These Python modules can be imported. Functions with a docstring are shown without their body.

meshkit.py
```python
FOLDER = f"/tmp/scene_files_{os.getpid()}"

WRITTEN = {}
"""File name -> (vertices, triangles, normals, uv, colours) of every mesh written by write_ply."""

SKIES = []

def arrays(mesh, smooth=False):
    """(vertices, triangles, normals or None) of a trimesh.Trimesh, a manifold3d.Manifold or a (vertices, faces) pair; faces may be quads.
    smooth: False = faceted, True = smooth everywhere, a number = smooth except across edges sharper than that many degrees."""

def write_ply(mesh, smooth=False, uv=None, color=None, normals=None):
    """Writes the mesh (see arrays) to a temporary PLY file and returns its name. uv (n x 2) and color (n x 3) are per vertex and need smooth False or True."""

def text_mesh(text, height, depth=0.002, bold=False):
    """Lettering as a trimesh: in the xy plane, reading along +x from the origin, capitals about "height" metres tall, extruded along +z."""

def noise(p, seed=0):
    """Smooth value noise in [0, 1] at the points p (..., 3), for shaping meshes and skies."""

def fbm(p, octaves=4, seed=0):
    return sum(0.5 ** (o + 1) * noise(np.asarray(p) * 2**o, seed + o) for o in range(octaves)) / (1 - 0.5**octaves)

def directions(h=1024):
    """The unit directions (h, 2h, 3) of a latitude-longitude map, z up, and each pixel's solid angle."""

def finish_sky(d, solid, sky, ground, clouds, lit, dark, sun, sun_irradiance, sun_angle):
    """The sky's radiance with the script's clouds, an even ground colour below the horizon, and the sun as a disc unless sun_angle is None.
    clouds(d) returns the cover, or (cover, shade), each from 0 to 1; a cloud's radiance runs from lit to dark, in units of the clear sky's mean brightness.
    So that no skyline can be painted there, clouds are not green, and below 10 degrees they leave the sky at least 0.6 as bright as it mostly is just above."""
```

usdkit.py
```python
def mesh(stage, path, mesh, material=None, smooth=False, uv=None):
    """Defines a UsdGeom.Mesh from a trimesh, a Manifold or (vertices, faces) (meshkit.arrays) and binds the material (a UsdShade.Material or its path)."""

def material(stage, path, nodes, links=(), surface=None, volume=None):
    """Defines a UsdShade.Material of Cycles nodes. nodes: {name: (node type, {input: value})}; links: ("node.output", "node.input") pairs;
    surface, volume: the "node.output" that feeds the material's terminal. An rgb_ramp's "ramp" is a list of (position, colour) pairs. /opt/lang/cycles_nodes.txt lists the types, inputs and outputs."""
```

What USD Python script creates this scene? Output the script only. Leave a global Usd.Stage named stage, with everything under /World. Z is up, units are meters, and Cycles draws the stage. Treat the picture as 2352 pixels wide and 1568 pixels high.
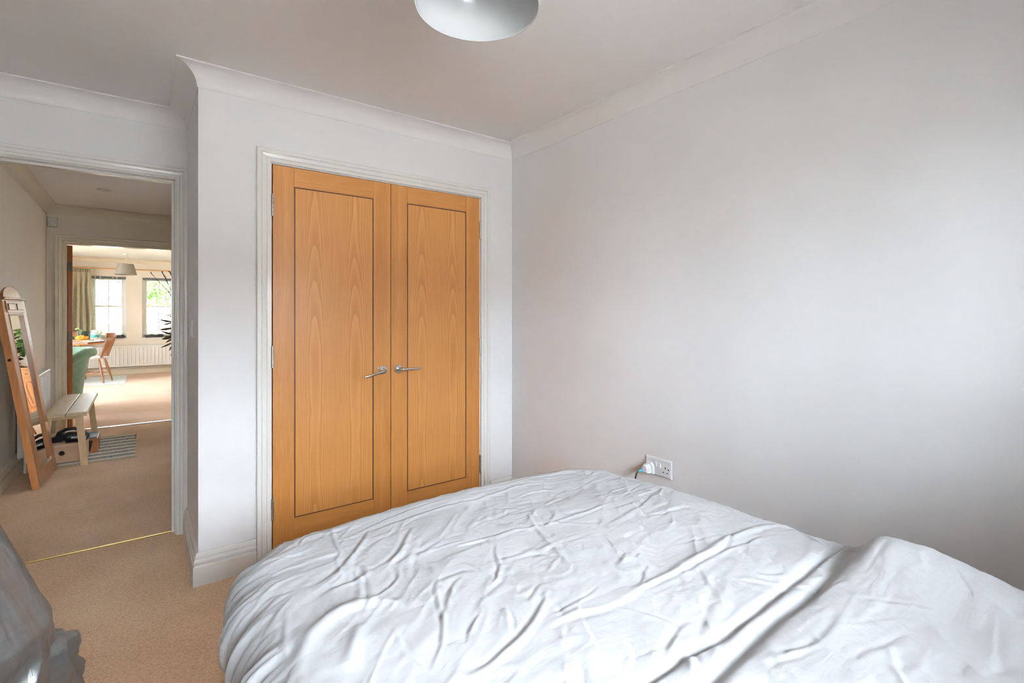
import math, random
import numpy as np, trimesh
import usdkit, meshkit
from pxr import Usd, UsdGeom, UsdLux, UsdShade, Gf, Sdf

random.seed(7)
rng = np.random.default_rng(7)
PI = math.pi
stage = Usd.Stage.CreateInMemory()
UsdGeom.SetStageUpAxis(stage, 'Z')
UsdGeom.SetStageMetersPerUnit(stage, 1.0)
UsdGeom.Xform.Define(stage, '/World')

# ------------------------------------------------------------------ camera
CAM_H = 1.246
cam = UsdGeom.Camera.Define(stage, '/World/camera')
yaw = math.atan2(851, 1131.0)
cam.AddTransformOp().Set(Gf.Matrix4d(
    math.cos(yaw), -math.sin(yaw), 0, 0,
    0, 0, 1, 0,
    -math.sin(yaw), -math.cos(yaw), 0, 0,
    0, 0, CAM_H, 1))
cam.CreateHorizontalApertureAttr(36.0)
cam.CreateFocalLengthAttr(36.0 * 1131 / 2352)
cam.CreateVerticalApertureOffsetAttr(-64 / 2352 * 36.0)
cam.CreateClippingRangeAttr((0.05, 500.0))
cam.CreateExposureAttr(0.66)

# ------------------------------------------------------------------ sky: an even bright overcast
sky = UsdLux.DomeLight.Define(stage, '/World/sky')
sky.CreateColorAttr(Gf.Vec3f(0.825, 0.90, 1.0))
sky.CreateIntensityAttr(9.0)

# ------------------------------------------------------------------ helpers
used = {}
def numbered(parent, name):
    n = used.get((parent, name), 0)
    used[(parent, name)] = n + 1
    return f'{parent}/{name}' if n == 0 else f'{parent}/{name}_{n:03d}'

def tag(path, label=None, cat=None, group=None, kind=None):
    p = stage.GetPrimAtPath(path)
    for k, v in (('label', label), ('category', cat), ('group', group), ('kind', kind)):
        if v:
            p.SetCustomDataByKey(k, v)

def thing(name, label, cat, loc=(0, 0, 0), rz=0.0, group=None, kind=None):
    path = numbered('/World', name)
    x = UsdGeom.Xform.Define(stage, path)
    x.AddTranslateOp().Set(Gf.Vec3d(*map(float, loc)))
    x.AddRotateZOp().Set(float(rz))
    tag(path, label, cat, group, kind)
    return path

def part(parent, name, mesh, mat, smooth=32, label=None, kind=None):
    path = numbered(parent, name)
    usdkit.mesh(stage, path, mesh, '/World/Looks/' + mat, smooth)
    tag(path, label=label, kind=kind)
    return path

def single(name, mesh, mat, label, cat, group=None, kind=None, smooth=32):
    path = part('/World', name, mesh, mat, smooth)
    tag(path, label, cat, group, kind)
    return path

def struct(name, mesh, mat, label, cat, smooth=32):
    return single(name, mesh, mat, label, cat, kind='structure', smooth=smooth)

def dup(src, loc, rz=0.0, label=None, group=None):
    sp = stage.GetPrimAtPath(src)
    base = src.rsplit('/', 1)[1]
    path = numbered('/World', base)
    x = UsdGeom.Xform.Define(stage, path)
    x.AddTranslateOp().Set(Gf.Vec3d(*map(float, loc)))
    x.AddRotateZOp().Set(float(rz))
    x.GetPrim().GetReferences().AddInternalReference(src)
    x.GetPrim().SetInstanceable(True)
    cd = sp.GetCustomData()
    tag(path, label or cd.get('label'), cd.get('category'), group or cd.get('group'))
    return path

def cat(*ms):
    out = []
    for m in ms:
        out += list(m) if isinstance(m, (list, tuple)) else [m]
    return trimesh.util.concatenate([trimesh.Trimesh(np.array(m.vertices), np.array(m.faces), process=False) for m in out])

def bx(x0, y0, z0, x1, y1, z1, b=0.0):
    lo, hi = np.minimum((x0, y0, z0), (x1, y1, z1)), np.maximum((x0, y0, z0), (x1, y1, z1))
    c, h = (lo + hi) / 2, (hi - lo) / 2
    if b <= 0:
        m = trimesh.creation.box(2 * h); m.apply_translation(c); return m
    b = min(b, 0.49 * 2 * h.min())
    pts = []
    for sx in (-1, 1):
        for sy in (-1, 1):
            for sz in (-1, 1):
                s = np.array([sx, sy, sz])
                for k in range(3):
                    d = h - b; d[k] = h[k]
                    pts.append(s * d)
    m = trimesh.Trimesh(np.array(pts)).convex_hull
    m.apply_translation(c)
    return m

def hull(pts):
    return trimesh.Trimesh(np.array(pts, float)).convex_hull

def rot(m, ang, axis, point=(0, 0, 0)):
    m = m.copy(); m.apply_transform(trimesh.transformations.rotation_matrix(ang, axis, point)); return m

def mv(m, d):
    m = m.copy(); m.apply_translation(d); return m

def tube(points, radii, sides=10, closed_caps=True):
    p = np.asarray(points, float)
    n = len(p)
    t = np.gradient(p, axis=0); t /= np.linalg.norm(t, axis=1, keepdims=True) + 1e-12
    ref = np.array([0, 0, 1.0]) if abs(t[0][2]) < 0.9 else np.array([1.0, 0, 0])
    a = np.zeros_like(p)
    v = np.cross(t[0], ref); v /= np.linalg.norm(v); a[0] = v
    for i in range(1, n):
        v = a[i - 1] - t[i] * (a[i - 1] @ t[i]); v /= np.linalg.norm(v) + 1e-12; a[i] = v
    b = np.cross(t, a)
    ang = np.arange(sides) * 2 * PI / sides
    r = np.broadcast_to(radii, (n,))
    V = p[:, None] + r[:, None, None] * (np.cos(ang)[None, :, None] * a[:, None] + np.sin(ang)[None, :, None] * b[:, None])
    V = V.reshape(-1, 3); F = []
    for i in range(n - 1):
        for j in range(sides):
            k = (j + 1) % sides
            q = (i * sides + j, i * sides + k, (i + 1) * sides + k, (i + 1) * sides + j)
            F += [(q[0], q[1], q[2]), (q[0], q[2], q[3])]
    if closed_caps:
        V = np.vstack([V, p[0], p[-1]]); c0, c1 = len(V) - 2, len(V) - 1
        for j in range(sides):
            k = (j + 1) % sides
            F += [(c0, k, j), (c1, (n - 1) * sides + j, (n - 1) * sides + k)]
    return trimesh.Trimesh(V, np.array(F), process=False)

def rod(p, q, r, r2=None, sides=12):
    return tube([p, q], [r, r if r2 is None else r2], sides)

def lathe(profile, n=32, c=(0, 0, 0)):
    """profile: (r, z) from bottom outwards to top."""
    pr = np.array(profile, float); m = len(pr)
    ang = np.arange(n) * 2 * PI / n
    V = np.stack([pr[:, None, 0] * np.cos(ang), pr[:, None, 0] * np.sin(ang), np.repeat(pr[:, 1:2], n, 1)], -1).reshape(-1, 3) + np.array(c)
    F = []
    for i in range(m - 1):
        for j in range(n):
            k = (j + 1) % n
            a, b, cc, d = i * n + j, i * n + k, (i + 1) * n + k, (i + 1) * n + j
            if pr[i, 0] > 1e-9: F.append((a, b, cc))
            if pr[i + 1, 0] > 1e-9: F.append((a, cc, d))
    return trimesh.Trimesh(V, np.array(F), process=False)

def sweep(profile, path, b, closed=False):
    """Mitred sweep; the profile is (along n = b x t, along b). Returns one mesh per segment."""
    P = np.array(path, float); b = np.array(b, float); pr = np.array(profile, float)
    n = len(P); segs = n if closed else n - 1
    T = [(P[(i + 1) % n] - P[i]) / np.linalg.norm(P[(i + 1) % n] - P[i]) for i in range(segs)]
    N = [np.cross(b, t) for t in T]
    def mit(i):
        if closed: n1, n2 = N[(i - 1) % segs], N[i % segs]
        else: n1, n2 = N[max(i - 1, 0)], N[min(i, segs - 1)]
        return (n1 + n2) / (1 + n1 @ n2)
    out = []; k = len(pr)
    for i in range(segs):
        V = []
        for e in (i, (i + 1) % n if closed else i + 1):
            V.append(P[e] + pr[:, :1] * mit(e) + pr[:, 1:] * b)
        V = np.vstack(V); F = []
        for j in range(k):
            q = (j + 1) % k
            F += [(j, q, k + q), (j, k + q, k + j)]
        tri = trimesh.creation.triangulate_polygon(__import__('shapely.geometry', fromlist=['Polygon']).Polygon(pr), engine='earcut')
        tv, tf = tri
        # map cap vertices to the nearest profile vertex
        idx = [int(np.argmin(((pr - x) ** 2).sum(1))) for x in tv]
        for f in tf:
            a0, b0, c0 = (idx[x] for x in f)
            F += [(a0, c0, b0), (k + a0, k + b0, k + c0)]
        m = trimesh.Trimesh(V, np.array(F), process=False)
        if m.volume < 0: m.invert()
        out.append(m)
    return out

def grid_mesh(V):
    """(n, m, 3) array -> mesh."""
    n, m = V.shape[:2]
    i, j = np.meshgrid(np.arange(n - 1), np.arange(m - 1), indexing='ij')
    q = np.stack([i * m + j, i * m + j + 1, (i + 1) * m + j + 1, (i + 1) * m + j], -1).reshape(-1, 4)
    return trimesh.Trimesh(V.reshape(-1, 3), np.vstack([q[:, [0, 1, 2]], q[:, [0, 2, 3]]]), process=False)

# ------------------------------------------------------------------ materials
UsdGeom.Scope.Define(stage, '/World/Looks')
def lin(*c):
    return tuple(((x / 255) / 12.92 if x / 255 <= 0.04045 else ((x / 255 + 0.055) / 1.055) ** 2.4) for x in c)

def mat(name, nodes, links, surface='p.BSDF'):
    return usdkit.material(stage, '/World/Looks/' + name, nodes, links, surface=surface)

def plain(name, col, rough=0.5, **kw):
    mat(name, {'p': ('principled_bsdf', dict(base_color=col, roughness=rough, **kw))}, [])

def speckled(name, c1, c2, scale=(40, 40, 40), rough=0.6, bump=0.0, detail=4, dist=0.01, lo=0.3, hi=0.7, **kw):
    nodes = {'t': ('texture_coordinate', {}), 'm': ('mapping', {'scale': scale}), 'n': ('noise_texture', {'scale': 1.0, 'detail': detail, 'roughness': 0.6}),
             'r': ('rgb_ramp', {'ramp': [(lo, c1), (hi, c2)]}), 'p': ('principled_bsdf', dict(roughness=rough, **kw))}
    links = [('t.object', 'm.vector'), ('m.vector', 'n.vector'), ('n.fac', 'r.fac'), ('r.color', 'p.base_color')]
    if bump:
        nodes['b'] = ('bump', {'strength': bump, 'distance': dist}); links += [('n.fac', 'b.height'), ('b.normal', 'p.normal')]
    mat(name, nodes, links)

def wood(name, light, dark, axis='z', fine=260, broad=22, stretch=0.03, rough=0.42, contrast=1.0, coat=0.0):
    """Straight grain along the axis: broad bands and fine pores."""
    k = 'xyz'.index(axis)
    s1 = [broad] * 3; s1[k] = broad * stretch
    s2 = [fine] * 3; s2[k] = fine * stretch
    mid = tuple((a + b) / 2 for a, b in zip(light, dark))
    nodes = {'t': ('texture_coordinate', {}), 'm1': ('mapping', {'scale': s1}), 'm2': ('mapping', {'scale': s2}),
             'n1': ('noise_texture', {'scale': 1.0, 'detail': 5, 'roughness': 0.55, 'distortion': 0.4}),
             'n2': ('noise_texture', {'scale': 1.0, 'detail': 2, 'roughness': 0.5}),
             'a': ('math', {'math_type': 'multiply_add', 'value2': 0.45}), 'h': ('math', {'math_type': 'multiply', 'value2': 0.55}),
             'r': ('rgb_ramp', {'ramp': [(0.5 - 0.22 / contrast, dark), (0.5, mid), (0.5 + 0.18 / contrast, light)]}),
             'b': ('bump', {'strength': 0.12, 'distance': 0.002}),
             'p': ('principled_bsdf', dict(roughness=rough, coat_weight=coat, coat_roughness=0.25))}
    links = [('t.object', 'm1.vector'), ('t.object', 'm2.vector'), ('m1.vector', 'n1.vector'), ('m2.vector', 'n2.vector'),
             ('n1.fac', 'h.value1'), ('n2.fac', 'a.value1'), ('h.value', 'a.value3'), ('a.value', 'r.fac'), ('r.color', 'p.base_color'),
             ('n2.fac', 'b.height'), ('b.normal', 'p.normal')]
    mat(name, nodes, links)

OAK_L, OAK_D = lin(208, 146, 78), lin(178, 113, 52)
wood('oak_upright', OAK_L, OAK_D, 'z', rough=0.38, coat=0.15)
wood('oak_level', OAK_L, OAK_D, 'x', rough=0.38, coat=0.15)

def cathedral(name, half):
    """Crown-cut veneer: two mirrored leaves, each a stack of narrow arches with straight grain at the sides."""
    N = {'t': ('texture_coordinate', {}), 's': ('separate_xyz', {}),
         'mw': ('mapping', {'scale': (9, 9, 1.6)}), 'nw': ('noise_texture', {'scale': 1.0, 'detail': 3, 'roughness': 0.5}),
         'ax': ('math', {'math_type': 'absolute'}), 'xm': ('math', {'math_type': 'subtract', 'value2': half}),
         'wob': ('math', {'math_type': 'multiply_add', 'value2': 0.03, 'value3': -0.015}), 'xw': ('math', {'math_type': 'add'}),
         'x2': ('math', {'math_type': 'multiply'}), 'fx': ('math', {'math_type': 'multiply', 'value2': 900.0}),
         'sz': ('math', {'math_type': 'multiply', 'value2': 4.4}), 'sn': ('math', {'math_type': 'sine'}),
         'fz': ('math', {'math_type': 'multiply_add', 'value2': 2.3}), 'ss': ('math', {'math_type': 'multiply', 'value2': 0.9}),
         'f': ('math', {'math_type': 'add'}), 'nf': ('math', {'math_type': 'multiply', 'value2': 1.6}), 'f2': ('math', {'math_type': 'add'}),
         'fr': ('math', {'math_type': 'fraction'}),
         'ms': ('mapping', {'scale': (320, 320, 6)}), 'ns': ('noise_texture', {'scale': 1.0, 'detail': 2}),
         'mix': ('math', {'math_type': 'multiply_add', 'value2': 0.45}), 'hs': ('math', {'math_type': 'multiply', 'value2': 0.6}),
         'r': ('rgb_ramp', {'ramp': [(0.15, lin(184, 119, 58)), (0.5, lin(198, 135, 71)), (0.85, lin(212, 152, 86))]}),
         'b': ('bump', {'strength': 0.08, 'distance': 0.002}),
         'p': ('principled_bsdf', {'roughness': 0.38, 'coat_weight': 0.15, 'coat_roughness': 0.25})}
    L = [('t.object', 's.vector'), ('t.object', 'mw.vector'), ('mw.vector', 'nw.vector'), ('s.x', 'ax.value1'), ('ax.value', 'xm.value1'),
         ('nw.fac', 'wob.value1'), ('xm.value', 'xw.value1'), ('wob.value', 'xw.value2'), ('xw.value', 'x2.value1'), ('xw.value', 'x2.value2'),
         ('x2.value', 'fx.value1'), ('s.z', 'sz.value1'), ('sz.value', 'sn.value1'), ('sn.value', 'ss.value1'), ('s.z', 'fz.value1'), ('ss.value', 'fz.value3'),
         ('fx.value', 'f.value1'), ('fz.value', 'f.value2'), ('nw.fac', 'nf.value1'), ('f.value', 'f2.value1'), ('nf.value', 'f2.value2'), ('f2.value', 'fr.value1'),
         ('t.object', 'ms.vector'), ('ms.vector', 'ns.vector'), ('ns.fac', 'hs.value1'), ('fr.value', 'mix.value1'), ('hs.value', 'mix.value3'),
         ('mix.value', 'r.fac'), ('r.color', 'p.base_color'), ('ns.fac', 'b.height'), ('b.normal', 'p.normal')]
    mat(name, N, L)
cathedral('oak_veneer', 0.105)

wood('inlay_wood', lin(112, 66, 38), lin(82, 46, 26), 'z', rough=0.4)
wood('inlay_level', lin(112, 66, 38), lin(82, 46, 26), 'x', rough=0.4)
wood('pine', lin(214, 150, 92), lin(184, 112, 60), 'z', fine=160, broad=16, rough=0.35, coat=0.3)
wood('pine_level', lin(214, 150, 92), lin(184, 112, 60), 'y', fine=160, broad=16, rough=0.35, coat=0.3)
wood('pine_brown', lin(176, 120, 74), lin(142, 90, 52), 'z', fine=160, broad=16, rough=0.22, coat=0.6)
wood('bench_wood', lin(226, 208, 170), lin(190, 168, 128), 'y', fine=140, broad=16, rough=0.4, contrast=0.9)
wood('bench_leg_wood', lin(224, 194, 150), lin(196, 162, 116), 'z', fine=140, broad=16, rough=0.5)
wood('box_wood', lin(206, 170, 136), lin(186, 148, 114), 'x', fine=140, broad=12, rough=0.55)
wood('crate_wood', lin(186, 122, 74), lin(150, 92, 52), 'y', fine=140, broad=14, rough=0.5)
wood('chair_wood', lin(172, 116, 70), lin(136, 86, 48), 'z', fine=160, broad=16, rough=0.35, coat=0.3)
wood('table_wood', lin(216, 160, 92), lin(188, 128, 66), 'x', fine=140, broad=12, rough=0.35, coat=0.3)
wood('pole_wood', lin(222, 168, 110), lin(198, 140, 84), 'x', fine=140, broad=14, rough=0.4)
wood('door_edge_wood', lin(176, 104, 52), lin(140, 78, 36), 'z', fine=200, broad=16, rough=0.4)

speckled('wall_paint', (0.85, 0.838, 0.83), (0.865, 0.853, 0.845), (3, 3, 3), 0.7, bump=0.02, dist=0.002)
speckled('cream_paint', lin(232, 221, 204), lin(236, 226, 210), (3, 3, 3), 0.7, bump=0.02, dist=0.002)
speckled('cream_trim', lin(228, 217, 192), lin(232, 221, 198), (8, 8, 8), 0.24, bump=0.02, dist=0.001)
speckled('ceiling_paint', (0.875, 0.845, 0.82), (0.885, 0.855, 0.83), (3, 3, 3), 0.8)
speckled('trim_paint', (0.84, 0.82, 0.775), (0.855, 0.835, 0.79), (8, 8, 8), 0.24, bump=0.02, dist=0.001)
plain('window_white', (0.92, 0.92, 0.91), 0.25)
plain('white_plastic', (0.82, 0.82, 0.82), 0.3)
plain('radiator_white', (0.84, 0.82, 0.77), 0.35)
plain('cream_plastic', (0.74, 0.70, 0.60), 0.4)
plain('dark_hole', (0.02, 0.02, 0.02), 0.8)
plain('steel', (0.72, 0.71, 0.69), 0.18, metallic=1.0)
plain('steel_dull', (0.55, 0.52, 0.48), 0.35, metallic=1.0)
plain('brass', (0.58, 0.42, 0.17), 0.4, metallic=1.0)
plain('aluminium', (0.86, 0.86, 0.88), 0.32, metallic=1.0)
plain('mirror_glass', (0.92, 0.93, 0.92), 0.0, metallic=1.0)
plain('black_plastic', (0.018, 0.018, 0.02), 0.3)
plain('grey_label', (0.45, 0.46, 0.47), 0.4)
plain('teal_plastic', (0.10, 0.42, 0.58), 0.4)
plain('dark_cord', (0.03, 0.05, 0.05), 0.5)
plain('grey_lid', (0.28, 0.32, 0.35), 0.6)
plain('hinge_dark', (0.16, 0.13, 0.10), 0.4, metallic=0.8)
plain('bowl_green', (0.035, 0.06, 0.03), 0.4)
plain('lime', (0.36, 0.60, 0.16), 0.4)
plain('orange_cloth', (0.80, 0.33, 0.03), 0.7)
plain('bottle_green', (0.02, 0.28, 0.10), 0.4)
plain('paper', (0.78, 0.74, 0.66), 0.7)
plain('kraft', (0.60, 0.45, 0.30), 0.7)
plain('teal_print', (0.10, 0.50, 0.50), 0.5)
plain('tray_dark', (0.05, 0.05, 0.045), 0.5)
plain('soil', (0.05, 0.035, 0.025), 0.9)
plain('pot_white', (0.75, 0.73, 0.70), 0.3)
plain('pot_terracotta', (0.45, 0.20, 0.11), 0.7)
plain('twig', (0.045, 0.03, 0.02), 0.7)
plain('catkin', (0.05, 0.045, 0.04), 0.9)
plain('spiky_leaf', (0.055, 0.05, 0.03), 0.5)
speckled('blind_fabric', (0.16, 0.16, 0.15), (0.22, 0.22, 0.20), (60, 60, 60), 0.9)
speckled('shade_fabric', (0.22, 0.195, 0.155), (0.27, 0.24, 0.19), (150, 150, 150), 0.9, bump=0.1, dist=0.002)
speckled('green_velvet', lin(98, 130, 106), lin(118, 150, 124), (14, 14, 14), 0.85, bump=0.05, sheen_weight=0.35, sheen_roughness=0.4)
speckled('cushion_fabric', lin(150, 136, 128), lin(186, 172, 162), (40, 40, 40), 0.9)
plain('lamp_enamel', (0.70, 0.715, 0.715), 0.16, coat_weight=0.4, coat_roughness=0.06)
plain('bulb_glass', (0.9, 0.9, 0.88), 0.25)
speckled('seat_paint', (0.70, 0.64, 0.56), (0.78, 0.72, 0.64), (20, 20, 20), 0.35)
speckled('mattress_fabric', (0.74, 0.73, 0.71), (0.80, 0.79, 0.77), (30, 30, 30), 0.9)
speckled('bed_base_fabric', (0.30, 0.29, 0.28), (0.36, 0.35, 0.33), (80, 80, 80), 0.9)
speckled('grass', (0.07, 0.12, 0.03), (0.14, 0.20, 0.06), (6, 6, 6), 0.9)
speckled('garden_wall_brick', (0.42, 0.27, 0.20), (0.55, 0.40, 0.30), (3, 3, 12), 0.9)
speckled('paving', (0.62, 0.57, 0.52), (0.72, 0.67, 0.61), (4, 4, 4), 0.9)
speckled('house_render', (0.48, 0.43, 0.37), (0.52, 0.47, 0.41), (2, 2, 2), 0.9)
speckled('roof_tiles', (0.16, 0.11, 0.09), (0.22, 0.16, 0.13), (3, 3, 3), 0.8)
speckled('bark', (0.10, 0.07, 0.05), (0.18, 0.13, 0.09), (12, 12, 3), 0.9)

def leaf_mat(name, col, tcol, w=0.35):
    mat(name, {'p': ('principled_bsdf', {'base_color': col, 'roughness': 0.45}), 't': ('translucent_bsdf', {'color': tcol}), 'x': ('mix_closure', {'fac': w})},
        [('p.BSDF', 'x.closure1'), ('t.BSDF', 'x.closure2')], surface='x.closure')
leaf_mat('leaf_green', (0.10, 0.24, 0.05), (0.22, 0.42, 0.07))
leaf_mat('leaf_garden', (0.16, 0.30, 0.09), (0.30, 0.46, 0.12))
leaf_mat('leaf_yellow', (0.42, 0.40, 0.12), (0.5, 0.48, 0.14))
leaf_mat('leaf_pink', (0.5, 0.28, 0.24), (0.5, 0.3, 0.26))
leaf_mat('seedling', (0.22, 0.42, 0.08), (0.4, 0.6, 0.1))

def carpet_mat(name, c1, c2):
    """Twisted loop pile in rows."""
    N = {'g': ('geometry', {}), 'm': ('mapping', {'scale': (170, 240, 170)}), 'v': ('voronoi_texture', {'scale': 1.0, 'randomness': 0.75}),
         'n': ('noise_texture', {'scale': 90.0, 'detail': 3}), 'n2': ('noise_texture', {'scale': 2.5, 'detail': 3}),
         'h': ('math', {'math_type': 'multiply_add', 'value2': 0.5}), 'w': ('math', {'math_type': 'multiply', 'value2': 0.5}),
         'h2': ('math', {'math_type': 'multiply_add', 'value2': 0.5, 'value3': -0.25}), 'h3': ('math', {'math_type': 'add'}),
         'r': ('rgb_ramp', {'ramp': [(0.2, c2), (0.75, c1)]}), 'inv': ('math', {'math_type': 'subtract', 'value1': 1.0}),
         'b': ('bump', {'strength': 0.55, 'distance': 0.005}), 'p': ('principled_bsdf', {'roughness': 0.95, 'specular_ior_level': 0.1, 'sheen_weight': 0.1})}
    L = [('g.position', 'm.vector'), ('m.vector', 'v.vector'), ('g.position', 'n.vector'), ('g.position', 'n2.vector'), ('v.distance', 'inv.value2'),
         ('n.fac', 'w.value1'), ('inv.value', 'h.value1'), ('w.value', 'h.value3'), ('n2.fac', 'h2.value1'), ('h.value', 'h3.value1'), ('h2.value', 'h3.value2'),
         ('h3.value', 'r.fac'), ('r.color', 'p.base_color'), ('h.value', 'b.height'), ('b.normal', 'p.normal')]
    mat(name, N, L)
carpet_mat('carpet', lin(232, 198, 163), lin(190, 151, 116))
carpet_mat('carpet_far', lin(222, 192, 166), lin(188, 156, 130))

def cloth_mat(name, col, fine=1.0):
    """Crumpled cotton: fine anisotropic creases as relief."""
    N = {'t': ('texture_coordinate', {}), 'm': ('mapping', {'scale': (7, 26, 16), 'rotation': (0, 0, 0.18)}),
         'n': ('noise_texture', {'scale': 1.0, 'detail': 6, 'roughness': 0.62, 'distortion': 1.1}),
         'm2': ('mapping', {'scale': (55, 24, 40), 'rotation': (0, 0, 0.7)}), 'n2': ('noise_texture', {'scale': 1.0, 'detail': 5, 'roughness': 0.6, 'distortion': 0.8}),
         'a': ('math', {'math_type': 'multiply_add', 'value2': 0.35}),
         'b': ('bump', {'strength': 0.28 * fine, 'distance': 0.008}), 'p': ('principled_bsdf', {'base_color': col, 'roughness': 0.75, 'specular_ior_level': 0.25, 'sheen_weight': 0.15})}
    L = [('t.object', 'm.vector'), ('t.object', 'm2.vector'), ('m.vector', 'n.vector'), ('m2.vector', 'n2.vector'), ('n2.fac', 'a.value1'), ('n.fac', 'a.value3'),
         ('a.value', 'b.height'), ('b.normal', 'p.normal')]
    mat(name, N, L)
cloth_mat('duvet_cotton', (0.545, 0.545, 0.55))

# grey plastic sheeting with pulled streaks
mat('grey_sheeting', {'t': ('texture_coordinate', {}), 'm': ('mapping', {'scale': (34, 34, 7)}), 'm2': ('mapping', {'scale': (9, 9, 60), 'rotation': (0.4, 0.2, 0)}),
    'n': ('noise_texture', {'scale': 1.0, 'detail': 5, 'roughness': 0.6, 'distortion': 0.5}), 'n2': ('noise_texture', {'scale': 1.0, 'detail': 4, 'roughness': 0.6, 'distortion': 0.9}),
    'a': ('math', {'math_type': 'multiply_add', 'value2': 0.5}), 'r': ('rgb_ramp', {'ramp': [(0.35, (0.175, 0.185, 0.18)), (1.0, (0.25, 0.255, 0.245))]}),
    'b': ('bump', {'strength': 0.35, 'distance': 0.006}), 'p': ('principled_bsdf', {'roughness': 0.30, 'metallic': 0.55, 'coat_weight': 0.45, 'coat_roughness': 0.12})},
    [('t.object', 'm.vector'), ('t.object', 'm2.vector'), ('m.vector', 'n.vector'), ('m2.vector', 'n2.vector'), ('n2.fac', 'a.value1'), ('n.fac', 'a.value3'), ('a.value', 'r.fac'), ('r.color', 'p.base_color'), ('a.value', 'b.height'), ('b.normal', 'p.normal')])

# curtain: small sprigs printed on sage linen
mat('curtain_print', {'t': ('texture_coordinate', {}), 'm': ('mapping', {'scale': (60, 60, 34)}), 'v': ('voronoi_texture', {'scale': 1.0, 'randomness': 0.25}),
    'r': ('rgb_ramp', {'ramp': [(0.0, lin(150, 122, 92)), (0.25, lin(156, 130, 100)), (0.34, lin(196, 184, 154)), (0.6, lin(186, 178, 150)), (0.78, lin(150, 150, 128))]}),
    'p': ('principled_bsdf', {'roughness': 0.9}), 'l': ('translucent_bsdf', {'color': (0.4, 0.38, 0.3)}), 'x': ('mix_closure', {'fac': 0.2})},
    [('t.object', 'm.vector'), ('m.vector', 'v.vector'), ('v.distance', 'r.fac'), ('r.color', 'p.base_color'), ('p.BSDF', 'x.closure1'), ('l.BSDF', 'x.closure2')], surface='x.closure')

# woven rug stripes
speckled('rug_cream', lin(236, 226, 204), lin(206, 196, 174), (160, 60, 160), 0.95, bump=0.3, dist=0.004)
speckled('rug_grey', lin(104, 110, 112), lin(176, 174, 166), (120, 40, 120), 0.95, bump=0.3, dist=0.004)
speckled('pale_rug', lin(222, 224, 222), lin(196, 202, 202), (30, 30, 30), 0.95)
speckled('fringe_cream', lin(214, 204, 182), lin(190, 180, 160), (80, 80, 80), 0.95)

# window pane: sunlight passes, sky reflects
mat('pane', {'tr': ('transparent_bsdf', {'color': (0.97, 0.98, 0.98)}), 'gl': ('glossy_bsdf', {'color': (1, 1, 1), 'roughness': 0.0}), 'f': ('fresnel', {'IOR': 1.45}), 'x': ('mix_closure', {})},
    [('f.fac', 'x.fac'), ('tr.BSDF', 'x.closure1'), ('gl.BSDF', 'x.closure2')], surface='x.closure')
mat('clear_plastic', {'tr': ('transparent_bsdf', {'color': (0.93, 0.97, 0.98)}), 'p': ('principled_bsdf', {'base_color': (0.8, 0.86, 0.88), 'roughness': 0.15}), 'x': ('mix_closure', {'fac': 0.45})},
    [('tr.BSDF', 'x.closure1'), ('p.BSDF', 'x.closure2')], surface='x.closure')

# ------------------------------------------------------------------ the shell
H = 2.374
XL, XR, YN, YB = -1.5, 2.016, -0.68, 2.68
XA = 0.2086                      # side of the wardrobe, the alcove's right side
YD0, YD1 = 3.36, 3.48            # wall with the bedroom doorway
HX0, HX1, YH = -0.787, 1.45, 6.98
YL0, YL1 = 7.10, 12.90
LX0, LX1 = -3.3, 1.87
W = 0.12
LIN = 0.03

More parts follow.
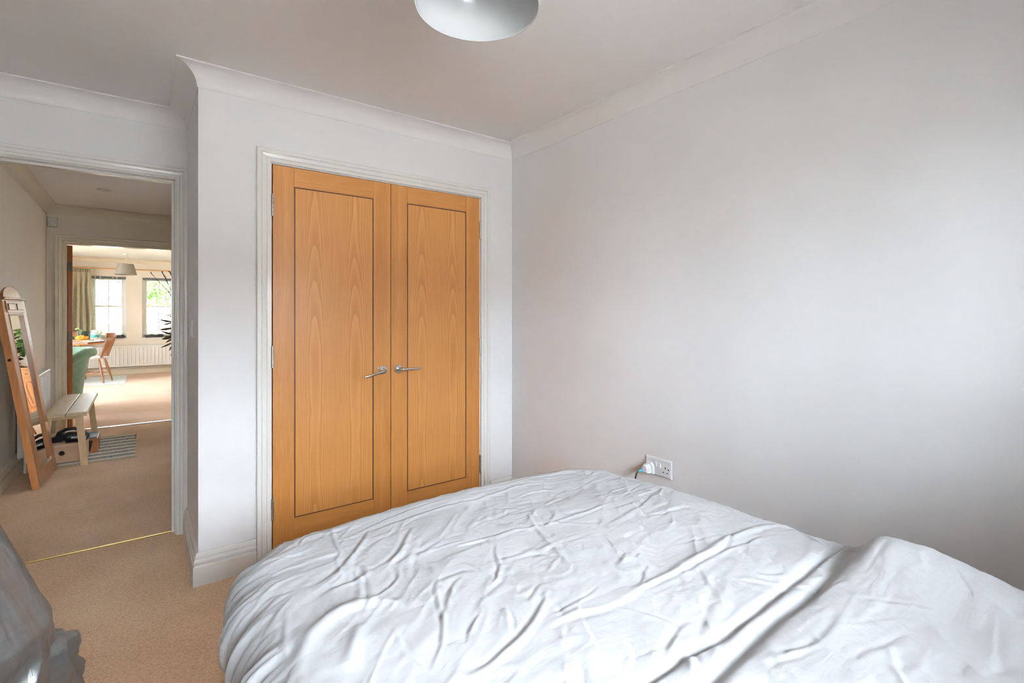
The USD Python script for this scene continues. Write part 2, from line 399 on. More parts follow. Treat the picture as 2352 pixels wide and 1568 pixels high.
struct('floor', bx(XL - W, YN - W, -0.1, XR + W, 3.42, 0), 'carpet', 'beige looped carpet on the bedroom floor', 'floor', smooth=False)
struct('floor_hall', bx(HX0 - W, 3.42, -0.1, HX1 + W, 7.03, 0), 'carpet', 'beige carpet on the hallway floor beyond the brass strip', 'floor', smooth=False)
struct('floor_living_room', bx(LX0 - W, 7.03, -0.1, LX1 + W, YL1 + 0.3, 0), 'carpet_far', 'pale beige carpet of the far sitting room', 'floor', smooth=False)
struct('ceiling', bx(XL - W, YN - W, H, XR + W, YD0 + 0.06, H + 0.1), 'ceiling_paint', 'plain white bedroom ceiling', 'ceiling', smooth=False)
struct('ceiling_hall', bx(HX0 - W, YD0 + 0.06, H, HX1 + W, YH + 0.06, H + 0.1), 'ceiling_paint', 'plain ceiling of the dim hallway', 'ceiling', smooth=False)
struct('ceiling_living_room', bx(LX0 - W, YH + 0.06, H, LX1 + W, YL1 + 0.3, H + 0.1), 'ceiling_paint', 'bright ceiling of the far sitting room', 'ceiling', smooth=False)

def wall_x(x0, x1, y0, y1, holes=(), zt=H):
    """A wall running along x, with rectangular holes (hx0, hx1, z0, z1)."""
    ms, at = [], x0
    for a, b, z0, z1 in sorted(holes):
        ms.append(bx(at, y0, 0, a, y1, zt))
        if z0 > 0: ms.append(bx(a, y0, 0, b, y1, z0))
        ms.append(bx(a, y0, z1, b, y1, zt)); at = b
    ms.append(bx(at, y0, 0, x1, y1, zt))
    return cat(ms)

struct('wall_right', bx(XR, YN - W, 0, XR + W, YD0, H), 'wall_paint', 'long plain white wall on the right behind the bed', 'wall', smooth=False)
struct('wall_left', bx(XL - W, YN - W, 0, XL, YD1, H), 'wall_paint', 'white bedroom wall on the left out of the picture', 'wall', smooth=False)
WX0, WX1, WZ0, WZ1 = -0.30, 1.45, 1.02, 1.86         # the bedroom window
struct('wall_front', wall_x(XL, XR, YN - 0.2, YN, [(WX0, WX1, WZ0, WZ1)]), 'wall_paint', 'white bedroom wall with the window behind the viewer', 'wall', smooth=False)
struct('wall_back', wall_x(XA, XR, YB, YB + 0.1, [(0.489, 1.782, 0, 2.023)]), 'wall_paint', 'white wall around the oak wardrobe doors', 'wall', smooth=False)
struct('wall_alcove_side', bx(XA, YB + 0.1, 0, XA + 0.1, YD0, H), 'wall_paint', 'shaded side of the wardrobe recess next to the doorway', 'wall', smooth=False)
DX0, DX1, DZ = -0.612, 0.150, 2.003
struct('wall_alcove_back', wall_x(XL, XR + W, YD0, YD1, [(DX0 - LIN, DX1 + LIN, 0, DZ + LIN)]), 'wall_paint', 'white wall around the open bedroom doorway', 'wall', smooth=False)
struct('wall_hall_left', bx(HX0 - W, YD1, 0, HX0, YH, H), 'cream_paint', 'dim left wall of the hallway behind the leaning mirror', 'wall', smooth=False)
struct('wall_hall_right', cat(bx(HX1, YD1, 0, HX1 + W, 5.0, H), bx(HX1, 5.35, 0, HX1 + W, YH, H), bx(HX1, 5.0, 0, HX1 + W, 5.35, 0.9), bx(HX1, 5.0, 1.6, HX1 + W, 5.35, H)), 'cream_paint', 'right wall of the hallway out of sight', 'wall', smooth=False)
EX0, EX1, EZ = -0.637, 0.30, 1.985
struct('wall_hall_back', wall_x(LX0, LX1, YH, YL0, [(EX0 - LIN, EX1 + LIN, 0, EZ + LIN)]), 'cream_paint', 'end wall of the hallway around the sitting room doorway', 'wall', smooth=False)
LG0, LG1, LGZ = 8.6, 10.9, 2.06
struct('wall_living_left', cat(bx(LX0 - W, YH, 0, LX0, LG0, H), bx(LX0 - W, LG1, 0, LX0, YL1 + 0.3, H), bx(LX0 - W, LG0, LGZ, LX0, LG1, H)), 'cream_paint', 'left wall of the sitting room out of sight', 'wall', smooth=False)
struct('wall_living_right', bx(LX1, YH, 0, LX1 + W, YL1 + 0.3, H), 'cream_paint', 'right wall of the sitting room out of sight', 'wall', smooth=False)
WIN = [(-0.817, -0.253), (0.010, 0.575)]
SZ0, SZ1 = 0.742, 2.01
FAR = [(-3.0, -1.6, SZ0, SZ1)]
struct('wall_living_back', wall_x(LX0, LX1, YL1, YL1 + 0.3, [(a, b, SZ0, SZ1) for a, b in WIN] + FAR), 'cream_paint', 'far sitting room wall with the bright sash windows', 'wall', smooth=False)

# cornices: a quarter hollow with a small fillet top and bottom
Cp = 0.088
cove = [(0, 0), (0, -Cp), (0.0025, -Cp), (0.004, -Cp + 0.004)] + [(Cp - 0.006 - (Cp - 0.012) * math.cos(t), -Cp + 0.006 + (Cp - 0.013) * math.sin(t)) for t in np.linspace(0.06, PI / 2, 12)] + [(Cp - 0.005, -0.006), (Cp, -0.006), (Cp, 0)]
def cornice(name, pts, closed, label, paint='trim_paint'):
    p = thing(name, label, 'cornice', kind='structure')
    for m in sweep(cove, [(x, y, H) for x, y in pts], (0, 0, 1), closed):
        part(p, 'coving', m, paint, smooth=14)
cornice('trim_1', [(XR, YN), (XR, YB), (XA, YB), (XA, YD0), (XL, YD0), (XL, YN)], True, 'white coved plaster cornice around the bedroom ceiling', 'ceiling_paint')
cornice('trim_2', [(HX1, YD1), (HX1, YH), (HX0, YH), (HX0, YD1)], True, 'coved cornice around the hallway ceiling', 'cream_trim')
cornice('trim_3', [(LX1, YL0), (LX1, YL1), (LX0, YL1), (LX0, YL0)], True, 'coved cornice around the sitting room ceiling', 'cream_trim')

# skirting boards
skirt = [(0, 0), (0.022, 0), (0.022, 0.086), (0.0205, 0.090), (0.0155, 0.092), (0.016, 0.097), (0.019, 0.102), (0.0195, 0.112), (0.017, 0.116), (0.0125, 0.118), (0.0125, 0.123), (0.0135, 0.130), (0.011, 0.139), (0.006, 0.146), (0, 0.147)]
def skirting(name, pts, label, closed=False, paint='trim_paint'):
    ms = sweep(skirt, [(x, y, 0) for x, y in pts], (0, 0, 1), closed)
    p = thing(name, label, 'skirting board', kind='structure')
    for m in ms: part(p, 'board', m, paint, smooth=14)
skirting('baseboard_right', [(XR, YN), (XR, YB), (1.833, YB)], 'white skirting board in the corner behind the foot of the bed')
skirting('baseboard_back', [(0.447, YB), (XA, YB), (XA, YD0 - 0.018)], 'white moulded skirting board wrapping the corner left of the wardrobe')
skirting('baseboard_left', [(-0.68, YD0), (XL, YD0), (XL, YN), (XR - 0.03, YN)], 'white skirting board along the left side of the bedroom')
skirting('baseboard_hall', [(HX0 + 0.03, YH), (HX0, YH), (HX0, YD1)], 'white skirting board along the left of the hallway', paint='cream_trim')
skirting('baseboard_living', [(LX1, YL0), (LX1, YL1), (LX0, YL1), (LX0, YL0)], 'tall skirting board under the sitting room radiator', paint='cream_trim')

# architraves: profile outwards from the opening, and towards the viewer
arch = [(0, 0), (0, 0.012), (0.002, 0.014), (0.016, 0.014), (0.019, 0.011), (0.022, 0.0145), (0.033, 0.016), (0.039, 0.018), (0.042, 0.0155), (0.045, 0.020), (0.060, 0.021), (0.064, 0.018), (0.064, 0)]
def frame(name, x0, x1, zt, y, label, reveal=0.006, lining=None, stop=None, far=False, w=1.0, paint='trim_paint'):
    """Architrave legs and head on the face y, and the lining of an opening."""
    p = thing(name, label, 'door frame', kind='structure')
    a = [(q * w, d) for q, d in arch]
    path = [(x0 - reveal, y, 0), (x0 - reveal, y, zt + reveal), (x1 + reveal, y, zt + reveal), (x1 + reveal, y, 0)]
    for m, n in zip(sweep(a, path, (0, -1, 0)), ('architrave_leg', 'architrave_head', 'architrave_leg')):
        part(p, n, m, paint, smooth=12)
    if far:
        path = [(x1 + reveal, far, 0), (x1 + reveal, far, zt + reveal), (x0 - reveal, far, zt + reveal), (x0 - reveal, far, 0)]
        for m, n in zip(sweep(a, path, (0, 1, 0)), ('architrave_leg', 'architrave_head', 'architrave_leg')):
            part(p, n, m, paint, smooth=12)
    y0, y1 = lining
    part(p, 'jamb', bx(x0 - LIN, y0, 0, x0, y1, zt + LIN, 0.0015), paint)
    part(p, 'jamb', bx(x1, y0, 0, x1 + LIN, y1, zt + LIN, 0.0015), paint)
    part(p, 'head', bx(x0, y0, zt, x1, y1, zt + LIN, 0.0015), paint)
    if stop:
        s0, s1, d = stop
        part(p, 'door_stop', bx(x0, s0, 0, x0 + d, s1, zt - d, 0.0015), paint)
        part(p, 'door_stop', bx(x1 - d, s0, 0, x1, s1, zt - d, 0.0015), paint)
        part(p, 'door_stop', bx(x0, s0, zt - d, x1, s1, zt, 0.0015), paint)
    return p
frame('trim_4', 0.519, 1.752, 1.993, YB, 'white moulded frame around the pair of oak wardrobe doors', lining=(YB, YB + 0.1))
fr = frame('trim_5', DX0, DX1, DZ, YD0, 'white moulded frame of the open bedroom doorway', lining=(YD0, YD1), stop=(YD0 + 0.045, YD0 + 0.085, 0.013), far=YD1, w=0.85)
part(fr, 'strike_plate', cat(bx(DX1 - 0.0015, 3.372, 0.90, DX1 + 0.001, 3.402, 0.99), bx(DX1 - 0.002, 3.380, 0.925, DX1 + 0.001, 3.394, 0.955)), 'steel_dull')
frame('trim_6', EX0, EX1, EZ, YH, 'moulded frame around the sitting room doorway', lining=(YH, YL0), far=YL0, w=1.25, paint='cream_trim')

single('carpet_strip', cat(bx(DX0, 3.408, 0, DX1, 3.432, 0.003), tube([(DX0, 3.42, 0.003), (DX1, 3.42, 0.003)], 0.0035, 8)), 'brass', 'thin brass carpet strip across the bedroom doorway', 'threshold strip')
single('carpet_strip', cat(bx(EX0, 6.955, 0, EX1, 7.01, 0.004, 0.001), bx(EX0, 6.965, 0.003, EX1, 7.0, 0.008, 0.002)), 'aluminium', 'wide silver carpet strip across the sitting room doorway', 'threshold strip')

# ------------------------------------------------------------------ wardrobe doors
LEAF_Y = 2.674
def wardrobe_door(x0, x1, hinge_left, droop, label):
    w = x1 - x0; z0, z1 = 0.008, 1.989; xc = (x0 + x1) / 2
    p = thing('wardrobe_door', label, 'door', (xc, LEAF_Y, 0), group='oak wardrobe doors')
    hw, t, st = w / 2, 0.04, 0.100
    zi0, zi1 = 0.204, 1.892
    part(p, 'stile', bx(-hw, 0, z0, -hw + st - 0.0003, t, z1, 0.001), 'oak_upright')
    part(p, 'stile', bx(hw - st + 0.0003, 0, z0, hw, t, z1, 0.001), 'oak_upright')
    part(p, 'rail', bx(-hw + st, 0, z0, hw - st, t, zi0, 0.0006), 'oak_level')
    part(p, 'rail', bx(-hw + st, 0, zi1, hw - st, t, z1, 0.0006), 'oak_level')
    d = 0.006
    part(p, 'panel', bx(-hw + st + d, 0.0012, zi0 + d, hw - st - d, t - 0.001, zi1 - d, 0.0006), 'oak_veneer')
    g = 0.0022
    for a, m_ in ((bx(-hw + st, g, zi0, -hw + st + d, t, zi1), 'inlay_wood'), (bx(hw - st - d, g, zi0, hw - st, t, zi1), 'inlay_wood'), (bx(-hw + st + d, g, zi0, hw - st - d, t, zi0 + d), 'inlay_level'), (bx(-hw + st + d, g, zi1 - d, hw - st - d, t, zi1), 'inlay_level')):
        part(p, 'inlay', a, m_, label='dark inlay line')
    s = -1 if hinge_left else 1
    for hz in (0.272, 1.030, 1.785):
        xk = s * (hw + 0.002)
        kn = [rod((xk, -0.004, hz - 0.054 + i * 0.0218), (xk, -0.004, hz - 0.054 + (i + 1) * 0.0218 - 0.0012), 0.0062, sides=14) for i in range(5)]
        kn += [bx(xk - 0.003, -0.003, hz - 0.05, xk + 0.003, 0.02, hz + 0.05), lathe([(0, 0.0), (0.004, 0.0), (0.0045, 0.002), (0.002, 0.004), (0, 0.0045)], 12, (xk, -0.004, hz + 0.055))]
        part(p, 'hinge', cat(kn), 'steel_dull', label='steel butt hinge')
    # lever handle on a round rose
    hx = -s * (hw - 0.0455); hz = 0.926; m = s
    rose = rot(lathe([(0, 0), (0.026, 0), (0.026, 0.005), (0.0245, 0.007), (0.020, 0.0075), (0.0195, 0.009), (0.012, 0.0095), (0.0115, 0.016), (0, 0.016)], 40), PI / 2, (1, 0, 0))
    h = part(p, 'handle', mv(rose, (hx, 0, hz)), 'steel', smooth=30, label='polished steel lever handle')
    dy = -math.tan(droop)
    pts = [(0, -0.008, 0), (0, -0.030, 0)] + [(m * 0.014 * (1 - math.cos(a)), -0.030 - 0.014 * math.sin(a), dy * 0.012 * a) for a in np.linspace(0.2, PI / 2, 6)]
    e = pts[-1]
    pts += [(m * (0.03 + 0.09 * u), -0.044 - 0.002 * math.sin(u * PI), e[2] + dy * (0.016 + 0.09 * u)) for u in np.linspace(0, 1, 8)]
    rad = [0.0095, 0.0095] + [0.0092] * 6 + list(np.linspace(0.009, 0.0078, 7)) + [0.006]
    part(h, 'lever', mv(tube(pts, rad, 18), (hx, 0, hz)), 'steel', smooth=50)
    if hinge_left:
        part(h, 'fixing_screw', mv(rot(lathe([(0, 0), (0.006, 0), (0.006, 0.012), (0, 0.013)], 14), PI / 2, (1, 0, 0)), (hx + m * 0.030, 0, hz + 0.012)), 'steel')
    return p
wardrobe_door(0.5225, 1.1405, True, 0.22, 'left oak wardrobe door whose lever handle droops slightly downwards')
wardrobe_door(1.1435, 1.7485, False, 0.0, 'right oak wardrobe door with a level lever handle, nearer the white wall')

# ------------------------------------------------------------------ bedroom window behind the viewer
def bedroom_window():
    p = thing('window_3', 'white casement window in the wall behind the viewer', 'window', (0, YN - 0.12, 0), kind='structure')
    f = 0.06; x0, x1, z0, z1 = WX0, WX1, WZ0, WZ1
    part(p, 'window_frame', cat(bx(x0, -0.03, z0, x0 + f, 0.03, z1), bx(x1 - f, -0.03, z0, x1, 0.03, z1), bx(x0, -0.03, z0, x1, 0.03, z0 + f), bx(x0, -0.03, z1 - f, x1, 0.03, z1)), 'window_white')
    for k in (1, 2):
        xm = x0 + (x1 - x0) * k / 3
        part(p, 'mullion', bx(xm - 0.025, -0.03, z0 + f, xm + 0.025, 0.03, z1 - f, 0.003), 'window_white')
    for k in range(3):
        a, b = x0 + (x1 - x0) * k / 3 + 0.025, x0 + (x1 - x0) * (k + 1) / 3 - 0.025
        part(p, 'pane', bx(max(a, x0 + f), -0.003, z0 + f, min(b, x1 - f), 0.003, z1 - f), 'pane', smooth=False)
bedroom_window()
struct('trim_7', bx(WX0 - 0.05, YN - 0.1, WZ0 - 0.03, WX1 + 0.05, YN + 0.06, WZ0, 0.005), 'trim_paint', 'white sill board of the window behind the viewer', 'window sill')

# ------------------------------------------------------------------ bed and duvet
BX0, BX1, BY1, BYH = 0.1486, 1.6496, 1.5921, -0.50
bed = thing('bed', 'double bed base and mattress hidden under the white duvet', 'bed', (0.90, 0.53, 0))
part(bed, 'base', bx(-0.62, -0.98, 0.06, 0.62, 0.86, 0.27, 0.015), 'bed_base_fabric')
part(bed, 'headboard', bx(-0.69, -1.06, 0.0, 0.69, -0.995, 1.0, 0.02), 'bed_base_fabric')
part(bed, 'mattress', bx(-0.60, -0.97, 0.272, 0.60, 0.80, 0.475, 0.03), 'mattress_fabric')
for sx in (-1, 1):
    for sy in (-0.9, 0.78):
        part(bed, 'leg', rod((sx * 0.55, sy, 0), (sx * 0.55, sy, 0.062), 0.022), 'black_plastic')

CREASES = [
(-0.013,0.009,'v',[(1.576,0.54),(1.444,0.54),(1.315,0.538),(1.189,0.536),(1.078,0.534),(0.963,0.531),(0.892,0.531),(0.805,0.536),(0.723,0.537),(0.60,0.545),(0.42,0.56),(0.30,0.58)]),
(-0.016,0.015,'v',[(1.518,0.496),(1.34,0.489),(1.246,0.484),(1.143,0.486),(1.026,0.491),(0.929,0.484),(0.853,0.477),(0.81,0.472),(0.70,0.468),(0.52,0.46),(0.36,0.45)]),
(0.010,0.012,'a',[(0.548,1.406),(0.505,1.351),(0.451,1.287),(0.409,1.236),(0.377,1.207),(0.343,1.193),(0.313,1.177)]),
(0.010,0.012,'a',[(0.652,1.328),(0.599,1.266),(0.552,1.211),(0.511,1.188),(0.462,1.175)]),
(0.009,0.011,'a',[(1.286,1.105),(1.166,1.109),(1.064,1.115),(0.974,1.117),(0.901,1.14),(0.825,1.138),(0.76,1.145)]),
(0.008,0.010,'a',[(0.805,1.111),(0.765,1.063),(0.728,0.996),(0.682,0.947),(0.646,0.927)]),
(0.006,0.009,'a',[(0.581,1.043),(0.54,0.997),(0.517,0.945),(0.497,0.889),(0.459,0.828),(0.409,0.782)]),
(0.010,0.012,'a',[(0.727,0.821),(0.68,0.797),(0.64,0.774),(0.592,0.755),(0.544,0.745),(0.509,0.736),(0.457,0.735)]),
(0.008,0.012,'r',[(0.356,0.973),(0.334,0.935),(0.317,0.904),(0.292,0.871)]),
(0.012,0.012,'a',[(0.45,1.217),(0.439,1.17),(0.415,1.148),(0.379,1.146),(0.339,1.139)]),
(0.007,0.011,'a',[(1.522,1.377),(1.295,1.408),(1.137,1.438),(0.946,1.402),(0.841,1.41),(0.703,1.404),(0.547,1.391),(0.442,1.412)]),
(0.006,0.010,'a',[(1.432,1.445),(1.209,1.473),(0.99,1.466),(0.799,1.461),(0.627,1.444),(0.475,1.402)]),
(0.010,0.014,'r',[(0.462,0.986),(0.407,1.035),(0.353,1.043),(0.311,1.029),(0.269,0.997),(0.24,0.962),(0.216,0.916)]),
(0.007,0.009,'r',[(1.609,0.689),(1.473,0.73),(1.316,0.736),(1.228,0.726),(1.141,0.734),(1.07,0.727),(0.959,0.728),(0.857,0.726)]),
(0.006,0.010,'a',[(1.487,0.661),(1.447,0.692),(1.317,0.696),(1.201,0.711),(1.084,0.712),(0.979,0.713),(0.858,0.717)]),
(0.006,0.016,'a',[(1.157,0.657),(1.091,0.628),(1.007,0.604),(0.924,0.568),(0.854,0.534)]),
(0.006,0.012,'a',[(1.19,0.3),(1.073,0.323),(0.992,0.34)]),
(0.006,0.012,'a',[(1.154,0.408),(1.082,0.395),(0.988,0.398),(0.949,0.416),(0.888,0.419)]),
(0.007,0.010,'a',[(0.517,1.155),(0.499,1.105),(0.462,1.074),(0.398,1.034),(0.364,0.996)]),
(0.006,0.010,'a',[(0.667,0.989),(0.643,1.017),(0.583,1.021),(0.548,1.01)]),
(0.006,0.010,'a',[(0.755,0.872),(0.713,0.849),(0.674,0.827)]),
(0.005,0.006,'r',[(1.008,1.209),(0.957,1.114),(0.911,0.991),(0.873,0.888)]),
(0.004,0.005,'r',[(0.47,1.512),(0.425,1.344),(0.402,1.242),(0.387,1.169)]),
(0.007,0.012,'a',[(1.037,0.81),(1.04,0.856),(0.958,0.823)]),
(-0.006,0.012,'a',[(0.915,0.715),(0.821,0.716),(0.764,0.727),(0.706,0.739),(0.649,0.738)]),
(0.008,0.012,'a',[(0.686,1.201),(0.615,1.175),(0.563,1.178),(0.524,1.172)]),
(0.005,0.009,'a',[(1.315,0.288),(1.278,0.353),(1.248,0.391)]),
(0.010,0.016,'a',[(1.579,0.499),(1.419,0.502),(1.319,0.505),(1.268,0.523)]),
(0.006,0.010,'a',[(1.32,0.438),(1.261,0.464),(1.184,0.471)]),
(0.006,0.012,'a',[(1.259,0.56),(1.217,0.582),(1.201,0.604)]),
(0.006,0.012,'a',[(1.601,1.103),(1.435,1.074),(1.318,1.028),(1.116,0.999)]),
]
def fine_creases():
    r = np.random.default_rng(12)
    out = []
    for k in range(520):
        x, y = r.uniform(0.12, 1.62), r.uniform(-0.3, 1.56)
        if y > 1.1: a = r.normal(0.05, 0.25)
        elif x < 0.55: a = r.normal(0.75, 0.45)
        elif y < 0.45: a = r.normal(0.25, 0.55)
        else: a = r.choice([r.normal(0.1, 0.3), r.normal(0.8, 0.3), r.normal(2.0, 0.3)], p=[0.5, 0.32, 0.18])
        L = r.uniform(0.05, 0.22); n = 5; bend = r.normal(0, 0.5); pts = [(x, y)]
        for i in range(n):
            a2 = a + bend * (i / n - 0.5) + r.normal(0, 0.10)
            x, y = x + math.cos(a2) * L / n, y + math.sin(a2) * L / n; pts.append((x, y))
        out.append((r.choice([0.0007, 0.0011, 0.0018, 0.0026], p=[0.35, 0.35, 0.2, 0.1]) * r.choice([1, -1]), r.uniform(0.0045, 0.0085), 'a' if r.random() < 0.7 else 'r', pts))
    return out
FINE = fine_creases()
def crease_height(A, B):
    h = np.zeros_like(A)
    for k, (amp, w, kind, pts) in enumerate(CREASES + FINE):
        if kind == 'a' and k < len(CREASES): amp, w = amp * 0.40, w * 0.70
        p = np.array(pts)
        lo, hi = p.min(0) - 5 * w, p.max(0) + 5 * w
        sel = (A > lo[0]) & (A < hi[0]) & (B > lo[1]) & (B < hi[1])
        if not sel.any(): continue
        x = np.stack([A[sel], B[sel]], -1)
        best = np.full(len(x), 1e9); sd = np.zeros(len(x)); along = np.zeros(len(x))
        L = np.r_[0, np.cumsum(np.linalg.norm(np.diff(p, axis=0), axis=1))]
        for i in range(len(p) - 1):
            d = p[i + 1] - p[i]; l2 = d @ d
            raw = ((x - p[i]) @ d) / l2
            t = np.clip(raw, 0, 1); q = x - p[i] - t[:, None] * d
            dist = np.linalg.norm(q, axis=1); s = np.sign(d[0] * q[:, 1] - d[1] * q[:, 0]) * dist
            m = dist < best
            best[m], sd[m], along[m] = dist[m], s[m], (L[i] + t[m] * math.sqrt(l2)) / L[-1]
        taper = np.sin(np.clip(along, 0.0, 1) * PI) ** 0.5 if kind != 'v' else np.clip(np.minimum((1 - along) * 6, 1), 0.6, 1)
        ww = w * (1 + 0.5 * (meshkit.noise(np.stack([x[:, 0] * 12, x[:, 1] * 12, np.full(len(x), k)], -1)) - 0.5))
        u = sd / ww
        if kind == 'a': prof = amp * (np.exp(-((u - 0.9) ** 2) / 1.2) - 0.9 * np.exp(-((u + 0.7) ** 2) / 0.8))
        else: prof = amp * np.exp(-u * u / 1.3)
        h[sel] += prof * taper
    return h

def make_duvet():
    ZT, R, rc, hang, thm = 0.6150, 0.1332, 0.1885, 0.17, 2.066
    L = rc + R * thm + hang
    ix0, ix1, iy1 = BX0 + R + rc, BX1 - R - rc, BY1 - R - rc
    st = 0.0042
    a = np.arange(ix0 - L, ix1 + L + st, st); b = np.arange(BYH + 0.1, iy1 + L + st, st)
    A, B = np.meshgrid(a, b, indexing='ij')
    qx, qy = np.clip(A, ix0, ix1), np.minimum(B, iy1)
    dx, dy = A - qx, B - qy
    e = np.hypot(dx, dy) + 1e-12; nx, ny = dx / e, dy / e
    D = (np.abs(dx) ** 5 + np.abs(dy) ** 5) ** 0.2
    d = np.maximum(D - rc, 0); th = np.minimum(d / R, thm)
    ext = np.maximum(d - R * thm, 0)
    # the curve has a flatter start: a plump duvet edge
    out = np.minimum(D, rc) + R * np.sin(th) + math.cos(thm) * ext
    down = R * (1 - np.cos(th)) + math.sin(thm) * ext
    base = np.stack([qx + nx * out, qy + ny * out, ZT - down], -1)
    # the foot edge bows out and sags a little
    base[..., 1] += 0.0704 * np.maximum(1 - ((qx - 0.87) / 0.6) ** 2, 0) * np.clip((base[..., 1] - 0.6) / 0.9, 0, 1)
    base[..., 2] -= 0.0203 * np.clip((B - 0.3) / 1.2, 0, 1) * np.clip(1 - d / 0.3, 0, 1)
    P = np.stack([A, B, np.zeros_like(A)], -1)
    topw = 1 - np.clip(d / (R * 1.2), 0, 1)
    h = 0.030 * (meshkit.fbm(P * 3.1, 3, 5) - 0.5) * topw
    # the pillow end rises behind the deep folds
    edge = 0.470 + 0.018 * (meshkit.noise(np.stack([A * 5, A * 0, A * 0], -1), 9) - 0.5)
    hump = 1 / (1 + np.exp((B - edge) / 0.015)) * (0.009 + 0.057 * np.exp(-((A - 1.50) / 0.17) ** 2)) * np.exp(-(np.maximum(0.40 - B, 0) / 0.22) ** 2)
    h += hump * topw
    h += crease_height(A, B)
    # soft long wrinkles running roughly across the bed
    def wr(ang, sx, sy, seed, sharp):
        c, s = math.cos(ang), math.sin(ang)
        U, V = A * c + B * s, -A * s + B * c
        wv = 0.5 * meshkit.fbm(np.stack([U * 3, V * 3, A * 0 + 4], -1), 2, seed + 50)
        n = meshkit.fbm(np.stack([U * sx + wv, V * sy + wv * 2.5, A * 0 + 0.5], -1), 3, seed)
        return (1 - np.abs(2 * n - 1)) ** sharp
    m1 = meshkit.fbm(P * 2.2, 2, 31)
    h += 0.0050 * (wr(0.10, 2.2, 11, 11, 3) - 0.4) * np.clip(m1 * 2.2 - 0.5, 0.15, 1.3)
    h += 0.0034 * (wr(0.75, 3.0, 14, 12, 4) - 0.35) * np.clip(1.5 - m1 * 2.0, 0.1, 1.2)
    h += 0.0012 * (wr(-0.25, 8, 34, 13, 3) - 0.4)
    h += 0.0012 * (wr(1.1, 9, 40, 14, 3) - 0.4) * np.clip(m1 * 2 - 0.6, 0, 1)
    # pleats on the hanging sides, following the way down
    s = qx - iy1 + (iy1 - qy) * np.where(qx > 0.90, 1.0, -1.0) + np.arctan2(nx, ny + 1e-9) * 0.27
    h *= np.clip(1.15 - d / 0.22, 0, 1)
    wob = 0.03 * meshkit.fbm(np.stack([s * 4, d * 2.5, s * 0], -1), 2, 8)
    n1 = meshkit.fbm(np.stack([(s + wob - d * 0.10) * 17, d * 0.9, s * 0], -1), 2, 3)
    n2 = meshkit.fbm(np.stack([(s + wob * 0.7 - d * 0.16) * 40, d * 1.4, s * 0 + 3], -1), 2, 4)
    n3 = meshkit.fbm(np.stack([(s + wob * 0.7 - d * 0.2) * 85, d * 2.2, s * 0 + 7], -1), 2, 6)
    ramp = np.clip((d - 0.01) / 0.20, 0, 1); ramp = ramp * ramp * (3 - 2 * ramp) * (0.3 + 0.7 * np.clip(np.abs(nx) * 1.5, 0, 1))
    h += ramp * (0.050 * (n1 - 0.5) + 0.020 * ((1 - np.abs(2 * n2 - 1)) ** 2 - 0.5) + 0.007 * ((1 - np.abs(2 * n3 - 1)) ** 2 - 0.5))
    gx = np.gradient(base, axis=0); gy = np.gradient(base, axis=1)
    N = np.cross(gx, gy); ln = np.linalg.norm(N, axis=-1, keepdims=True); N = N / np.maximum(ln, 1e-12)
    # keep the fabric smooth where the corner gathers
    V = base + N * h[..., None]
    # the thickness of the hem: roll the border under
    return grid_mesh(V)
single('duvet', make_duvet(), 'duvet_cotton', 'crumpled white duvet spread over the bed', 'duvet', smooth=True)

# ------------------------------------------------------------------ pendant lamp of the bedroom
def bedroom_lamp():
    x, y, z = 0.703, 1.085, 2.05
    p = thing('pendant_lamp', 'open white dome pendant lamp at the top of the picture', 'lamp', (x, y, z))
    R = 0.163
    prof_o = [(0.022 + (R - 0.022) * math.sin(t) ** 0.85, 0.175 * math.cos(t)) for t in np.linspace(0, PI / 2, 22)]
    prof_i = [(max(r - 0.003, 0.001), zz - 0.003) for r, zz in prof_o]
    prof_i[-1] = (R - 0.004, 0.0)
    loop = prof_i[:1] + prof_i + [(R - 0.002, -0.0025), (R + 0.0005, -0.002), (R + 0.001, 0.001)] + prof_o[::-1]
    m = lathe(loop, 72); 
    part(p, 'shade', m, 'lamp_enamel', smooth=40)
    part(p, 'lamp_holder', lathe([(0, 0.11), (0.018, 0.11), (0.018, 0.165), (0.022, 0.18), (0.010, 0.20), (0, 0.20)], 24), 'white_plastic')
    part(p, 'bulb', lathe([(0, 0.042), (0.014, 0.046), (0.022, 0.058), (0.024, 0.07), (0.018, 0.09), (0.013, 0.11), (0, 0.11)], 24), 'bulb_glass', smooth=True)
    part(p, 'cord', tube([(0, 0, 0.195), (0, 0, H - 2.05 - 0.02)], 0.0032, 8), 'white_plastic')
    part(p, 'ceiling_rose', lathe([(0, H - z - 0.03), (0.02, H - z - 0.03), (0.04, H - z - 0.02), (0.045, H - z), (0, H - z)], 28), 'white_plastic')
bedroom_lamp()

